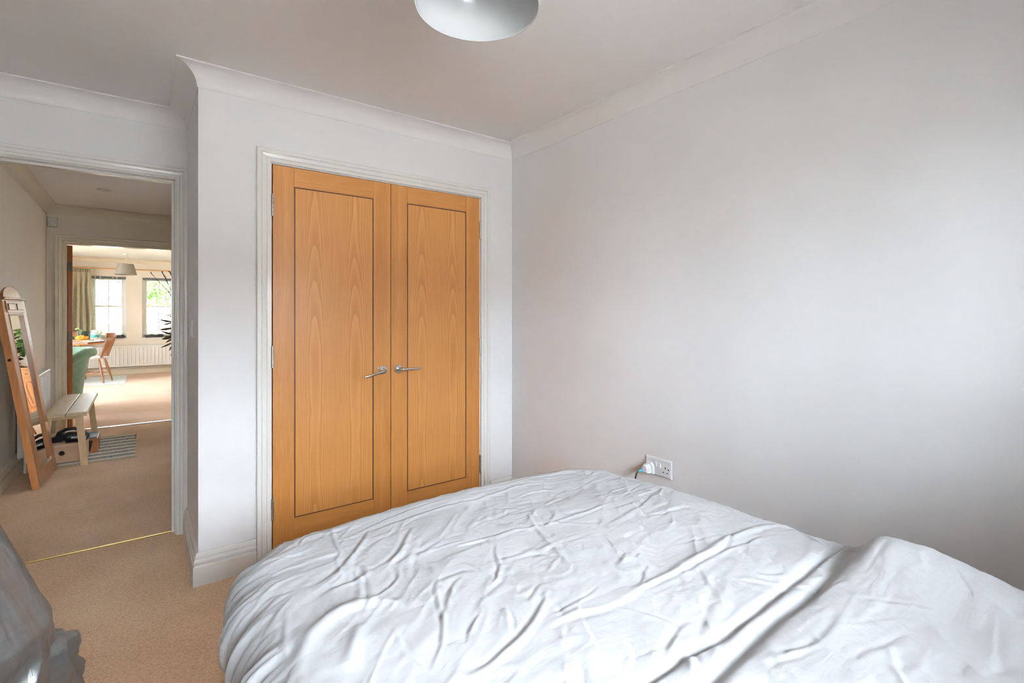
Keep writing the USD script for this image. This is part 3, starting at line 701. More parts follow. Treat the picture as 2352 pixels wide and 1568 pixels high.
# ------------------------------------------------------------------ socket, plug, light switch
def socket():
    y0, y1, z0, z1 = 1.410, 1.562, 0.456, 0.545
    yc, zc = (y0 + y1) / 2, (z0 + z1) / 2
    p = thing('wall_socket', 'white double wall socket low on the right wall above the bed', 'socket', (XR, yc, zc))
    hw, hh = (y1 - y0) / 2, (z1 - z0) / 2
    b = 0.010
    def ring(x, i): return [(x, s * (hw - i), t * (hh - i)) for s in (-1, 1) for t in (-1, 1)]
    part(p, 'back_box', bx(-0.004, -hw + 0.003, -hh + 0.003, 0, hw - 0.003, hh - 0.003), 'white_plastic')
    part(p, 'faceplate', hull(ring(-0.003, 0) + ring(-0.008, 0.0015) + ring(-0.0105, 0.008)), 'white_plastic', smooth=20)
    for k, yy in enumerate((0.010, -0.010)):
        part(p, 'rocker_switch', hull([(-0.0105, yy + s * 0.0065, 0.012 + t * 0.011) for s in (-1, 1) for t in (-1, 1)] + [(-0.0125 - (0.003 if t < 0 else 0), yy + s * 0.0055, 0.012 + t * 0.010) for s in (-1, 1) for t in (-1, 1)]), 'white_plastic', smooth=15)
    for cy in (0.042, -0.042):
        for hy, hz, w, h in ((0, 0.004, 0.0022, 0.0045), (-0.011, -0.018, 0.0035, 0.0022), (0.011, -0.018, 0.0035, 0.0022)):
            part(p, 'pin_hole', bx(-0.0109, cy + hy - w, hz - h, -0.0100, cy + hy + w, hz + h), 'dark_hole', smooth=False)
    for sy in (-1, 1):
        part(p, 'plate_screw', mv(rot(lathe([(0, 0), (0.0035, 0), (0.0035, 0.0008), (0, 0.0011)], 14), -PI / 2, (0, 1, 0)), (-0.0103, sy * 0.0603, 0)), 'dark_hole' if sy < 0 else 'white_plastic')
    # the plug in the left half
    q = thing('plug', 'white plug with a blue cord grip pushed into the wall socket', 'plug', (XR - 0.0106, yc + 0.042, zc - 0.010))
    def pent(x, s):
        return [(x, -0.026 * s, -0.026 * s), (x, 0.026 * s, -0.026 * s), (x, 0.026 * s, 0.008 * s), (x, 0.012 * s, 0.028 * s), (x, -0.012 * s, 0.028 * s), (x, -0.026 * s, 0.008 * s)]
    part(q, 'plug_body', hull(pent(0, 0.97) + pent(-0.012, 1.0) + pent(-0.02, 0.93)), 'white_plastic', smooth=25)
    part(q, 'plug_back', hull(pent(-0.019, 0.80) + pent(-0.045, 0.72) + pent(-0.052, 0.55)), 'white_plastic', smooth=25)
    part(q, 'cord_grip', rod((-0.046, 0.008, -0.008), (-0.066, 0.022, -0.014), 0.0075, 0.006), 'teal_plastic', label='blue cord grip')
    part(q, 'cord', tube([(-0.064, 0.021, -0.013), (-0.074, 0.027, -0.022), (-0.079, 0.031, -0.045), (-0.075, 0.034, -0.12), (-0.06, 0.036, -0.30), (-0.06, 0.0, -0.476)], 0.0038, 8), 'dark_cord', label='dark cord')
socket()

sw = thing('light_switch', 'small white light switch on the shaded side of the wardrobe recess', 'light switch', (XA, 3.0, 1.17))
part(sw, 'faceplate', hull([(x, s * (0.043 - i), t * (0.043 - i)) for x, i in ((0, 0), (-0.006, 0.001), (-0.009, 0.006)) for s in (-1, 1) for t in (-1, 1)]), 'white_plastic', smooth=20)
part(sw, 'rocker', hull([(-0.009, s * 0.006, t * 0.011) for s in (-1, 1) for t in (-1, 1)] + [(-0.011 - (0.003 if t < 0 else 0), s * 0.005, t * 0.010) for s in (-1, 1) for t in (-1, 1)]), 'white_plastic', smooth=15)

# ------------------------------------------------------------------ grey plastic sheeting over something on the floor
def make_bag():
    n, m = 420, 230
    zs = np.linspace(0, 1.0, m) ** 0.9 * 0.98
    ang = np.linspace(0, 2 * PI, n)
    T, Z = np.meshgrid(ang, zs, indexing='ij')
    prof = np.interp(zs, [0, 0.10, 0.22, 0.275, 0.345, 0.39, 0.62, 0.80, 0.95, 0.98], [0.29, 0.295, 0.294, 0.292, 0.288, 0.266, 0.173, 0.10, 0.035, 0.004])
    Rr = np.repeat(prof[None], n, 0)
    c, s = np.cos(T), np.sin(T)
    P = np.stack([c * 1.5, s * 1.5, Z * 2.0], -1)
    # a squarish plan above, pulled straight from the peak to the corners
    low = np.clip((0.335 - Z) / 0.09, 0, 1); low = low * low * (3 - 2 * low)
    wv = meshkit.fbm(P * 1.4, 2, 3)
    def ridge(k): return 1 - np.abs(np.sin(k)) * 2
    f1 = ridge(5 * T - 11 * Z + 2.6 * wv) ; f2 = ridge(11 * T - 20 * Z + 5 * wv + 1)
    fold = 0.65 * f1 + 0.35 * f2
    corner = np.exp(-(np.angle(np.exp(1j * (T - 0.24))) / 0.35) ** 2)
    Rr = Rr + low * 0.027 * fold * (1 - 0.6 * corner) + 0.004 * (meshkit.fbm(P * 8, 3, 6) - 0.5)
    # pulled pleats of the upper part run up to the peak
    up_ = (1 - low) * np.clip(prof / 0.29, 0, 1)
    Rr = Rr + up_ * (0.030 * np.cos(4 * (T - 0.24)) * 0.6 * np.clip((Z - 0.38) / 0.3, 0, 1) + 0.012 * (meshkit.fbm(np.stack([c * 5, s * 5, Z * 0.6], -1), 2, 4) - 0.5) + 0.005 * (meshkit.fbm(np.stack([c * 16, s * 16, Z * 1.2], -1), 2, 5) - 0.5))
    # the tail of the sheet that bunches out at the bottom right
    lobe = np.exp(-(np.angle(np.exp(1j * (T - 0.36))) / 0.36) ** 4) * np.clip((0.248 + 0.015 * np.sin(T * 9) - Z) / 0.022, 0, 1)
    Rr = Rr + lobe * (0.050 + 0.012 * ridge(9 * T + 9 * Z + 3 * wv) + 0.008 * ridge(23 * T - 14 * Z + 4 * wv) + 0.03 * np.clip((0.2 - Z) / 0.2, 0, 1))
    return grid_mesh(np.stack([Rr * c, Rr * s, Z], -1))
bag = thing('plastic_sheet', 'grey plastic sheeting draped in folds at the bottom left corner of the picture', 'plastic sheet', (-0.50, 2.00, 0))
part(bag, 'sheeting', make_bag(), 'grey_sheeting', smooth=True)

# ------------------------------------------------------------------ hallway: leaning mirror
def leaning_mirror():
    A, B = np.array([-0.584, 4.708, 0.0]), np.array([-0.537, 5.297, 0.0])
    T = np.array([-0.735, 5.297, 1.353])
    u = (B - A) / np.linalg.norm(B - A)                  # along the floor
    up = (T - B); up -= u * (up @ u); up /= np.linalg.norm(up)
    n = np.cross(u, up)                                   # towards the room
    if n[0] < 0: n = -n
    M = np.eye(4); M[:3, 0], M[:3, 1], M[:3, 2], M[:3, 3] = u, -n, up, A + 0.10 * u + (0, 0, 0.006)
    Wd, Ht = 0.515, 1.355
    p = thing('standing_mirror', 'tall pine framed mirror with an arched top leaning on the hallway wall', 'mirror', (0, 0, 0))
    def put(m): m = m.copy(); m.apply_transform(M); return m
    th = 0.042; s = 0.088; br, tr = 0.105, 0.105
    part(p, 'stile', put(bx(0, 0, 0, s, th, Ht, 0.003)), 'pine_brown')
    part(p, 'stile', put(bx(Wd - s, 0, 0, Wd, th, Ht, 0.003)), 'pine_brown')
    part(p, 'side_board', put(bx(-0.004, 0.001, 0.0, 0.0, th - 0.001, Ht)), 'pine', label='bright pine edge of the frame')
    part(p, 'rail', put(bx(s, 0, 0, Wd - s, th, br, 0.002)), 'pine_brown')
    part(p, 'rail', put(bx(s, 0, Ht - tr, Wd - s, th, Ht, 0.002)), 'pine_brown')
    part(p, 'carved_panel', put(cat(bx(s - 0.03, -0.006, Ht - tr + 0.012, Wd - s + 0.03, 0.001, Ht - 0.012, 0.003), bx(s, -0.011, Ht - tr + 0.028, Wd / 2 - 0.02, 0, Ht - 0.028, 0.004), bx(Wd / 2 + 0.02, -0.011, Ht - tr + 0.028, Wd - s, 0, Ht - 0.028, 0.004))), 'pine_brown')
    part(p, 'top_moulding', put(bx(0.01, -0.014, Ht, Wd - 0.01, th, Ht + 0.016, 0.005)), 'pine_brown')
    # pediment: an arch
    t = np.linspace(0, PI, 20)
    pts = [(Wd / 2 - 0.20 * math.cos(a), y, Ht + 0.014 + 0.080 * math.sin(a)) for a in t for y in (0.002, 0.034)]
    part(p, 'pediment', put(hull(pts)), 'pine_brown', smooth=25)
    part(p, 'glass', put(bx(s - 0.004, 0.012, br - 0.004, Wd - s + 0.004, 0.018, Ht - tr + 0.004)), 'mirror_glass', smooth=False, label='mirror glass')
    bead = [bx(s, -0.003, br, s + 0.010, 0.014, Ht - tr, 0.002), bx(Wd - s - 0.010, -0.003, br, Wd - s, 0.014, Ht - tr, 0.002), bx(s, -0.003, br, Wd - s, 0.014, br + 0.010, 0.002), bx(s, -0.003, Ht - tr - 0.010, Wd - s, 0.014, Ht - tr, 0.002)]
    part(p, 'bead', put(cat(bead)), 'pine_brown')
    part(p, 'screw_hole', put(rot(lathe([(0, 0), (0.010, 0), (0.010, 0.003), (0, 0.003)], 16, (0, 0, 0)), -PI / 2, (0, 1, 0)).apply_translation((-0.003, th / 2, 0.93))), 'dark_hole', label='dark knot hole')
leaning_mirror()

# ------------------------------------------------------------------ hallway: bench
def bench():
    x0, x1, y0, y1, z = -0.622, -0.357, 5.335, 6.58, 0.442
    p = thing('bench', 'rustic two plank wooden bench standing in the hallway', 'bench', ((x0 + x1) / 2, (y0 + y1) / 2, 0))
    hx, hy = (x1 - x0) / 2, (y1 - y0) / 2
    part(p, 'plank', bx(-hx, -hy, z - 0.034, -0.0025, hy, z, 0.004), 'bench_wood')
    part(p, 'plank', bx(0.0025, -hy, z - 0.034, hx, hy, z, 0.004), 'bench_wood')
    for sy in (-1, 1):
        part(p, 'cross_rail', bx(-hx + 0.03, sy * (hy - 0.09) - 0.02, z - 0.062, hx - 0.03, sy * (hy - 0.09) + 0.02, z - 0.0345, 0.003), 'bench_leg_wood')
        for sx in (-1, 1):
            ix = 0.055 if sx > 0 else 0.026
            tx, ty, bx_, by_ = sx * (hx - ix), sy * (hy - 0.075), sx * (hx - ix + 0.037), sy * (hy - 0.03)
            w, d = 0.023, 0.021
            part(p, 'leg', hull([(tx + a * w, ty + b * d, z - 0.036) for a in (-1, 1) for b in (-1, 1)] + [(bx_ + a * w, by_ + b * d, 0) for a in (-1, 1) for b in (-1, 1)]), 'bench_leg_wood', smooth=15)
bench()

# striped rag rug: ribs of alternating colour
def rag_rug():
    x0, x1, y0, y1 = -0.66, -0.045, 5.42, 6.42
    p = thing('striped_rug', 'small woven rug with cream and grey stripes on the hallway floor', 'rug', ((x0 + x1) / 2, (y0 + y1) / 2, 0))
    hx, hy = (x1 - x0) / 2, (y1 - y0) / 2
    n = 15
    r = np.random.default_rng(3)
    for k in range(n):
        a, b = -hy + 2 * hy * k / n, -hy + 2 * hy * (k + 1) / n
        xs = np.linspace(-hx, hx, 40); t = np.linspace(0, PI, 7)
        V = np.stack([np.repeat(xs[:, None], 7, 1) + 0.006 * r.standard_normal((1, 7)), np.repeat((a + (b - a) * (1 - np.cos(t)) / 2)[None], 40, 0) + 0.003 * r.standard_normal((40, 1)) + 0.02 * (xs[:, None] / hx) * 0.3,
                      0.001 + (0.009 * np.sin(t))[None] * (0.85 + 0.3 * r.random((40, 1)))], -1)
        part(p, 'stripe', grid_mesh(V), 'rug_cream' if k % 2 == 0 else 'rug_grey', smooth=True)
    fr_ = []
    for k in range(70):
        x = -hx + 2 * hx * k / 69
        fr_.append(tube([(x, -hy + 0.004, 0.004), (x + 0.004 * r.standard_normal(), -hy - 0.014, 0.004), (x + 0.008 * r.standard_normal(), -hy - 0.03 - 0.012 * r.random(), 0.002)], 0.0025, 5))
        fr_.append(tube([(x, hy - 0.004, 0.004), (x + 0.004 * r.standard_normal(), hy + 0.014, 0.004), (x + 0.008 * r.standard_normal(), hy + 0.03 + 0.012 * r.random(), 0.002)], 0.0025, 5))
    part(p, 'fringe', cat(fr_), 'fringe_cream', kind='stuff')
rag_rug()

# boxes under the bench
RT = 0.0125
def open_box(name, label, x0, x1, y0, y1, z0, h, m, hole=None, t=0.012, rz=0.0):
    p = thing(name, label, 'box', ((x0 + x1) / 2, (y0 + y1) / 2, z0), rz)
    hx, hy = (x1 - x0) / 2, (y1 - y0) / 2
    front = bx(-hx, -hy, 0, hx, -hy + t, h, 0.001)
    if hole:
        import manifold3d as mf
        cyl = rot(trimesh.creation.cylinder(0.019, 0.1, sections=28), PI / 2, (1, 0, 0)); cyl.apply_translation((hole, -hy, h * 0.52))
        front = trimesh.boolean.difference([bx(-hx, -hy, 0, hx, -hy + t, h), cyl], engine='manifold')
    part(p, 'front', front, m)
    part(p, 'back', bx(-hx, hy - t, 0, hx, hy, h, 0.001), m)
    part(p, 'side', bx(-hx, -hy + t, 0, -hx + t, hy - t, h, 0.001), m)
    part(p, 'side', bx(hx - t, -hy + t, 0, hx, hy - t, h, 0.001), m)
    part(p, 'bottom', bx(-hx + t, -hy + t, 0, hx - t, hy - t, 0.006), m)
    return p
open_box('wooden_box', 'pale wooden box with a round finger hole under the bench', -0.655, -0.370, 5.492, 5.70, RT, 0.150, 'box_wood', hole=-0.015)
bxp = '/World/wooden_box'
part(bxp, 'lining', bx(-0.128, -0.088, 0.008, 0.128, -0.083, 0.146), 'black_plastic', label='dark lining behind the finger hole')
cr = thing('slatted_crate', 'small brown wooden crate with a dark handle slot behind the pale box', 'crate', (-0.47, 5.87, RT))
for s in (-1, 1):
    part(cr, 'end_board', bx(-0.16, s * 0.13 - 0.007, 0, 0.16, s * 0.13 + 0.007, 0.125, 0.001), 'crate_wood')
part(cr, 'side_board', cat(bx(0.146, -0.123, 0, 0.16, 0.123, 0.030), bx(0.146, -0.123, 0.095, 0.16, 0.123, 0.125), bx(0.146, -0.123, 0.03, 0.16, -0.05, 0.095), bx(0.146, 0.05, 0.03, 0.16, 0.123, 0.095)), 'crate_wood')
part(cr, 'side_board', bx(-0.16, -0.123, 0, -0.146, 0.123, 0.125), 'crate_wood')
part(cr, 'bottom', bx(-0.146, -0.123, 0, 0.146, 0.123, 0.008), 'crate_wood')
part(cr, 'handle_slot', rot(bx(0.090, -0.1385, 0.018, 0.116, -0.136, 0.108, 0.001), 0.18, (0, 1, 0), (0.10, 0, 0.06)), 'black_plastic', smooth=False, label='dark handle slot')
part(cr, 'lining', bx(0.132, -0.12, 0.01, 0.140, 0.12, 0.118), 'black_plastic', label='dark lining behind the slot')
ld = thing('plastic_tray', 'shallow grey plastic tray resting on the brown crate', 'tray', (-0.47, 5.87, RT + 0.1255))
part(ld, 'panel', bx(-0.15, -0.125, 0, 0.15, 0.125, 0.004, 0.001), 'grey_lid')
part(ld, 'rim', cat(bx(-0.15, -0.125, 0.004, 0.15, -0.118, 0.010), bx(-0.15, 0.118, 0.004, 0.15, 0.125, 0.010), bx(-0.15, -0.118, 0.004, -0.143, 0.118, 0.010), bx(0.143, -0.118, 0.004, 0.15, 0.118, 0.010)), 'grey_lid')

def vacuum():
    z = RT + 0.1515
    p = thing('handheld_vacuum', 'black handheld vacuum cleaner lying across the pale box under the bench', 'vacuum cleaner', (-0.505, 5.555, z), -4)
    part(p, 'body', cat(hull([tuple(v) for v in mv(trimesh.creation.icosphere(2, 0.042), (0.02, 0, 0.045)).vertices] + [tuple(v) for v in mv(trimesh.creation.icosphere(2, 0.036), (0.115, 0, 0.038)).vertices])), 'black_plastic', smooth=True)
    part(p, 'nozzle', hull([(-0.02, s * 0.038, 0.045 + t * 0.03) for s in (-1, 1) for t in (-1, 1)] + [(-0.155, s * 0.028, 0.018 + t * 0.012) for s in (-1, 1) for t in (-1, 1)]), 'black_plastic', smooth=20)
    hp = [(0.13, 0, 0.055), (0.10, 0, 0.094), (0.05, 0, 0.112), (0.0, 0, 0.110), (-0.045, 0, 0.085), (-0.055, 0, 0.060)]
    part(p, 'handle', tube(hp, [0.014, 0.014, 0.013, 0.013, 0.014, 0.015], 12), 'black_plastic', smooth=True)
    part(p, 'badge', bx(0.035, -0.0445, 0.034, 0.085, -0.038, 0.052, 0.003), 'grey_label', label='grey badge on the body')
    part(p, 'vent', cat([bx(0.115 + 0.008 * k, -0.0385, 0.024, 0.118 + 0.008 * k, -0.030, 0.052) for k in range(3)]), 'grey_label')
    part(p, 'rest_foot', bx(0.0, -0.03, 0.0, 0.1, 0.03, 0.006), 'black_plastic')
    part(p, 'rest_foot', bx(-0.15, -0.026, 0, -0.12, 0.026, 0.010), 'black_plastic')
vacuum()

# ------------------------------------------------------------------ radiators
def radiator(name, label, length, height, pitch, depth=0.06):
    """Local: along x, facing -y, base at z=0."""
    p = thing(name, label, 'radiator')
    n = int(length / pitch); d = 0.007
    xs, ys = [], []
    for k in range(n):
        x = k * length / n
        for f, y in ((0.0, 0), (0.30, 0), (0.42, d), (0.88, d)):
            xs.append(x + f * length / n); ys.append(y)
    xs.append(length); ys.append(0)
    xs, ys = np.array(xs), np.array(ys)
    rows = []
    for z, sc in ((0.0, 0.0), (0.03, 0.0), (0.045, 1.0), (height - 0.055, 1.0), (height - 0.04, 0.0), (height - 0.02, 0.0)):
        rows.append(np.stack([xs, ys * sc, np.full_like(xs, z)], -1))
    part(p, 'front_panel', grid_mesh(np.stack(rows, 1)), 'radiator_white', smooth=20)
    part(p, 'back_panel', bx(0, depth - 0.012, 0, length, depth, height - 0.02, 0.002), 'radiator_white')
    part(p, 'top_grille', bx(-0.004, -0.004, height - 0.02, length + 0.004, depth + 0.004, height, 0.004), 'radiator_white')
    for x in (-0.004, length):
        part(p, 'side_panel', bx(x, -0.003, 0.01, x + 0.004, depth + 0.003, height - 0.02), 'radiator_white')
    return p
def place(path, loc, rz):
    x = UsdGeom.Xformable(stage.GetPrimAtPath(path)); ops = x.GetOrderedXformOps()
    ops[0].Set(Gf.Vec3d(*loc)); ops[1].Set(float(rz))
r1 = radiator('radiator', 'ribbed white radiator on the hallway wall behind the mirror and bench', 1.05, 0.61, 0.05, 0.07)
place(r1, (HX0 + 0.088, 5.37, 0.11), 90)
for x in (0.02, 1.03):
    part(r1, 'pipe', tube([(x - 0.03, 0.03, 0.05), (x - 0.032, 0.03, -0.02), (x - 0.032, 0.03, -0.11)], 0.0075, 10), 'white_plastic')
r2 = radiator('radiator', 'long ribbed radiator below the far sitting room windows', 1.85, 0.43, 0.062, 0.07)
place(r2, (-0.95, YL1 - 0.11, 0.165), 0)
for x in (0.02, 1.83):
    part(r2, 'pipe', tube([(x, 0.04, 0.02), (x, 0.04, -0.165)], 0.0075, 8), 'white_plastic')

sn = thing('alarm_sensor', 'small white alarm sensor high in the hallway corner', 'sensor', (HX0 + 0.047, YH - 0.001, 2.20))
part(sn, 'housing', hull([(s * 0.042, 0, z) for s in (-1, 1) for z in (-0.055, 0.055)] + [(s * 0.034, -0.032, z) for s in (-1, 1) for z in (-0.045, 0.05)]), 'cream_plastic', smooth=20)
part(sn, 'lens', hull([(s * 0.022, -0.030, z) for s in (-1, 1) for z in (-0.03, 0.005)] + [(s * 0.014, -0.037, z) for s in (-1, 1) for z in (-0.026, 0.0)]), 'white_plastic', smooth=20)
dl = thing('downlight', 'unlit round recessed downlight in the hallway ceiling', 'ceiling light', (-0.27, 5.82, H))
part(dl, 'bezel', lathe([(0.036, -0.001), (0.036, -0.006), (0.044, -0.008), (0.055, -0.005), (0.058, 0), (0.036, 0)], 36), 'steel_dull')
part(dl, 'lamp', lathe([(0, -0.004), (0.030, -0.004), (0.0365, -0.001), (0, -0.001)], 28), 'grey_label')

# ------------------------------------------------------------------ sitting room door, opened back against the room's wall
d1 = thing('door_1', 'oak sitting room door standing open, seen by its hinge edge', 'door', (EX0 + 0.004, YL0 - 0.005, 0), 118, kind='structure')
part(d1, 'leaf', bx(0.0, -0.042, 0.008, 0.90, 0.0, 1.98, 0.001), 'door_edge_wood')
for z in (0.23, 1.0, 1.75):
    part(d1, 'hinge', cat(bx(-0.0015, -0.036, z - 0.05, 0.001, -0.006, z + 0.05), rod((-0.003, -0.002, z - 0.05), (-0.003, -0.002, z + 0.05), 0.006)), 'hinge_dark', label='dark butt hinge')
part(d1, 'handle', cat(mv(rot(lathe([(0, 0), (0.026, 0), (0.026, 0.007), (0, 0.009)], 28), PI / 2, (1, 0, 0)), (0.84, -0.042, 0.98)), tube([(0.84, -0.045, 0.98), (0.84, -0.085, 0.98), (0.82, -0.092, 0.98), (0.73, -0.092, 0.98)], 0.008, 10)), 'steel', label='steel lever handle')

# ------------------------------------------------------------------ sitting room windows
def sash_window(name, x0, x1, label):
    p = thing(name, label, 'window', ((x0 + x1) / 2, YL1 + 0.10, 0), kind='structure')
    h = (x1 - x0) / 2; f = 0.045; zm = 1.395
    part(p, 'window_frame', cat(bx(-h, -0.03, SZ0, -h + f, 0.05, SZ1), bx(h - f, -0.03, SZ0, h, 0.05, SZ1), bx(-h + f, -0.03, SZ0, h - f, 0.05, SZ0 + f), bx(-h + f, -0.03, SZ1 - f, h - f, 0.05, SZ1)), 'window_white')
    for nm, z0, z1, y in (('upper_sash', zm - 0.02, SZ1 - f, 0.02), ('lower_sash', SZ0 + f, zm + 0.02, -0.02)):
        g = 0.034; a = h - f
        s = part(p, nm, cat(bx(-a, y - 0.018, z0, -a + g, y + 0.018, z1, 0.003), bx(a - g, y - 0.018, z0, a, y + 0.018, z1, 0.003), bx(-a + g, y - 0.018, z0, a - g, y + 0.018, z0 + g, 0.003), bx(-a + g, y - 0.018, z1 - g, a - g, y + 0.018, z1, 0.003)), 'window_white')
        part(s, 'glazing_bar', bx(-0.007, y - 0.010, z0 + g, 0.007, y + 0.010, z1 - g, 0.002), 'window_white')
        for sx in (-1, 1):
            part(s, 'pane', bx(sx * 0.007, y - 0.002, z0 + g, sx * (a - g), y + 0.002, z1 - g), 'pane', smooth=False)
        if nm == 'lower_sash':
            part(s, 'sash_catch', cat(bx(-0.03, y - 0.012, z1, 0.03, y + 0.010, z1 + 0.006, 0.002), lathe([(0, 0), (0.010, 0), (0.010, 0.014), (0.004, 0.018), (0, 0.018)], 14, (0, y, z1 + 0.005))), 'white_plastic')
        else:
            part(s, 'trickle_vent', bx(0.10, y - 0.026, z1 - 0.075, 0.20, y - 0.018, z1 - 0.062, 0.002), 'grey_label') if name == 'window_1' else None
    part(p, 'sill', bx(-h - 0.02, -0.125, SZ0 - 0.022, h + 0.02, -0.03, SZ0 + 0.001, 0.003), 'trim_paint')
sash_window('window_1', *WIN[0], 'left white sash window of the far sitting room, beside the curtain')
sash_window('window_2', *WIN[1], 'right white sash window of the far sitting room, partly hidden by the door frame')
def plain_window(name, x0, x1, label):
    p = thing(name, label, 'window', ((x0 + x1) / 2, YL1 + 0.10, 0), kind='structure')
    h = (x1 - x0) / 2; f = 0.05
    part(p, 'window_frame', cat(bx(-h, -0.03, SZ0, -h + f, 0.05, SZ1), bx(h - f, -0.03, SZ0, h, 0.05, SZ1), bx(-h + f, -0.03, SZ0, h - f, 0.05, SZ0 + f), bx(-h + f, -0.03, SZ1 - f, h - f, 0.05, SZ1)), 'window_white')
    part(p, 'pane', bx(-h + f, -0.002, SZ0 + f, h - f, 0.002, SZ1 - f), 'pane', smooth=False)
plain_window('window_4', FAR[0][0], FAR[0][1], 'sitting room window hidden to the left behind the curtain')

def glazed_doors():
    p = thing('door_2', 'white glazed garden doors of the sitting room out of sight on the left', 'door', (LX0 - 0.06, (LG0 + LG1) / 2, 0), kind='structure')
    h = (LG1 - LG0) / 2; f = 0.08
    for a, b in ((-h, 0), (0, h)):
        q = part(p, 'door_leaf', cat(bx(-0.025, a, 0, 0.025, a + f, LGZ), bx(-0.025, b - f, 0, 0.025, b, LGZ), bx(-0.025, a + f, 0, 0.025, b - f, 0.12), bx(-0.025, a + f, LGZ - f, 0.025, b - f, LGZ)), 'window_white')
        part(q, 'pane', bx(-0.003, a + f, 0.12, 0.003, b - f, LGZ - f), 'pane', smooth=False)
glazed_doors()

hw_ = thing('window_5', 'narrow hallway window out of sight on the right', 'window', (HX1 + 0.06, 5.175, 0), kind='structure')
part(hw_, 'window_frame', cat(bx(-0.03, -0.175, 0.9, 0.03, -0.13, 1.6), bx(-0.03, 0.13, 0.9, 0.03, 0.175, 1.6), bx(-0.03, -0.13, 0.9, 0.03, 0.13, 0.945), bx(-0.03, -0.13, 1.555, 0.03, 0.13, 1.6)), 'window_white')
part(hw_, 'pane', bx(-0.003, -0.13, 0.945, 0.003, 0.13, 1.555), 'pane', smooth=False)

def blind(x0, x1, label, knots):
    p = thing('blind', label, 'blind', ((x0 + x1) / 2, YL1 + 0.03, SZ1), group='rolled up blinds of the sash windows')
    h = (x1 - x0) / 2 - 0.008
    part(p, 'roll', cat(bx(-h, -0.022, -0.060, h, 0.022, -0.004, 0.012), bx(-h, -0.028, -0.052, h, -0.018, -0.036, 0.004), bx(-h, -0.028, -0.030, h, -0.018, -0.014, 0.004)), 'blind_fabric')
    part(p, 'headrail', bx(-h, -0.018, -0.010, h, 0.018, 0.0, 0.002), 'white_plastic')
    for kx in knots:
        part(p, 'tie', cat(mv(trimesh.creation.icosphere(1, 0.012), (kx, -0.032, -0.030)), rod((kx, -0.033, -0.03), (kx + 0.008, -0.036, -0.055), 0.003, sides=6)), 'white_plastic')
blind(*WIN[0], 'dark grey rolled up blind with pale ties in the left sash window', (-0.21, -0.13, 0.07, 0.13))
blind(*WIN[1], 'plain dark grey rolled up blind in the right sash window', ())

# curtain and pole
cp = thing('curtain_pole', 'thin light wooden curtain pole along the far wall', 'curtain pole', (0, YL1 - 0.11, 2.152))
part(cp, 'rod', tube([(-1.35, 0, 0), (1.3, 0, 0)], 0.0125, 14), 'pole_wood')
for x in (-1.38, 1.33):
    part(cp, 'finial', mv(trimesh.creation.icosphere(2, 0.03), (x, 0, 0)), 'pole_wood', smooth=True)
for x in (-1.2, 1.1):
    part(cp, 'bracket', cat(rod((x, 0, 0), (x, 0.108, 0), 0.010), bx(x - 0.02, 0.10, -0.03, x + 0.02, 0.109, 0.03)), 'pole_wood')
def curtain():
    p = thing('curtain', 'sage green sprigged curtain gathered beside the left sitting room window', 'curtain', (-0.955, YL1 - 0.115, 0))
    n, m = 260, 60
    s = np.linspace(0, 1, n); z = np.linspace(0.64, 2.118, m)
    S, Z = np.meshgrid(s, z, indexing='ij')
    zt = (2.122 - Z) / 2.1
    spread = 0.185 + 0.07 * np.clip(zt * 2.2, 0, 1)
    k = S * 2 * PI * 5
    amp = 0.012 + 0.040 * np.clip(zt * 5, 0, 1)
    ph = 0.9 * meshkit.fbm(np.stack([S * 3, Z * 0.8, Z * 0], -1), 2, 5) * np.clip(zt * 6, 0, 1)
    V = np.stack([-0.03 + (S * 2 - 1) * spread + 0.012 * np.sin(2 * k + ph), amp * np.sin(k + ph * 4) * (0.8 + 0.4 * np.sin(S * 9)), Z], -1)
    part(p, 'cloth', grid_mesh(V), 'curtain_print', smooth=True)
    h = np.linspace(0, 1, n); zz = np.array([2.06, 2.132])
    S2, Z2 = np.meshgrid(h, zz, indexing='ij')
    k2 = S2 * 2 * PI * 14
    part(p, 'heading', grid_mesh(np.stack([-0.03 + (S2 * 2 - 1) * 0.18, -0.012 + 0.012 * np.sin(k2), Z2], -1)), 'curtain_print', smooth=True)
    for x in np.linspace(-0.20, 0.15, 7):
        ring = trimesh.creation.torus(0.019, 0.0035, major_sections=24, minor_sections=8)
        part(p, 'ring', mv(rot(ring, PI / 2, (0, 1, 0)), (x, 0.005, 2.1475)), 'pole_wood', smooth=True)
curtain()

def living_lamp():
    p = thing('pendant_lamp', 'tapered beige drum shade pendant lamp in the far sitting room', 'lamp', (-0.235, 11.75, 0))
    zb, zt = 1.975, 2.175
    part(p, 'shade', lathe([(0.115, zt), (0.165, zb), (0.168, zb), (0.118, zt + 0.002), (0.115, zt)], 48), 'shade_fabric', smooth=40)
    part(p, 'shade_ring', cat(rod((-0.115, 0, zt - 0.02), (0.115, 0, zt - 0.02), 0.002, sides=6), rod((0, -0.115, zt - 0.02), (0, 0.115, zt - 0.02), 0.002, sides=6)), 'steel_dull')
    part(p, 'lamp_holder', lathe([(0, zt - 0.09), (0.018, zt - 0.09), (0.018, zt - 0.01), (0.006, zt + 0.01), (0, zt + 0.01)], 16), 'white_plastic')
    part(p, 'bulb', mv(trimesh.creation.icosphere(2, 0.028), (0, 0, zt - 0.11)), 'bulb_glass', smooth=True)
    part(p, 'cord', tube([(0, 0, zt), (0, 0, H - 0.02)], 0.004, 8), 'white_plastic')
    part(p, 'ceiling_rose', lathe([(0, H - 0.028), (0.03, H - 0.028), (0.05, H - 0.016), (0.052, H), (0, H)], 28), 'white_plastic')
living_lamp()

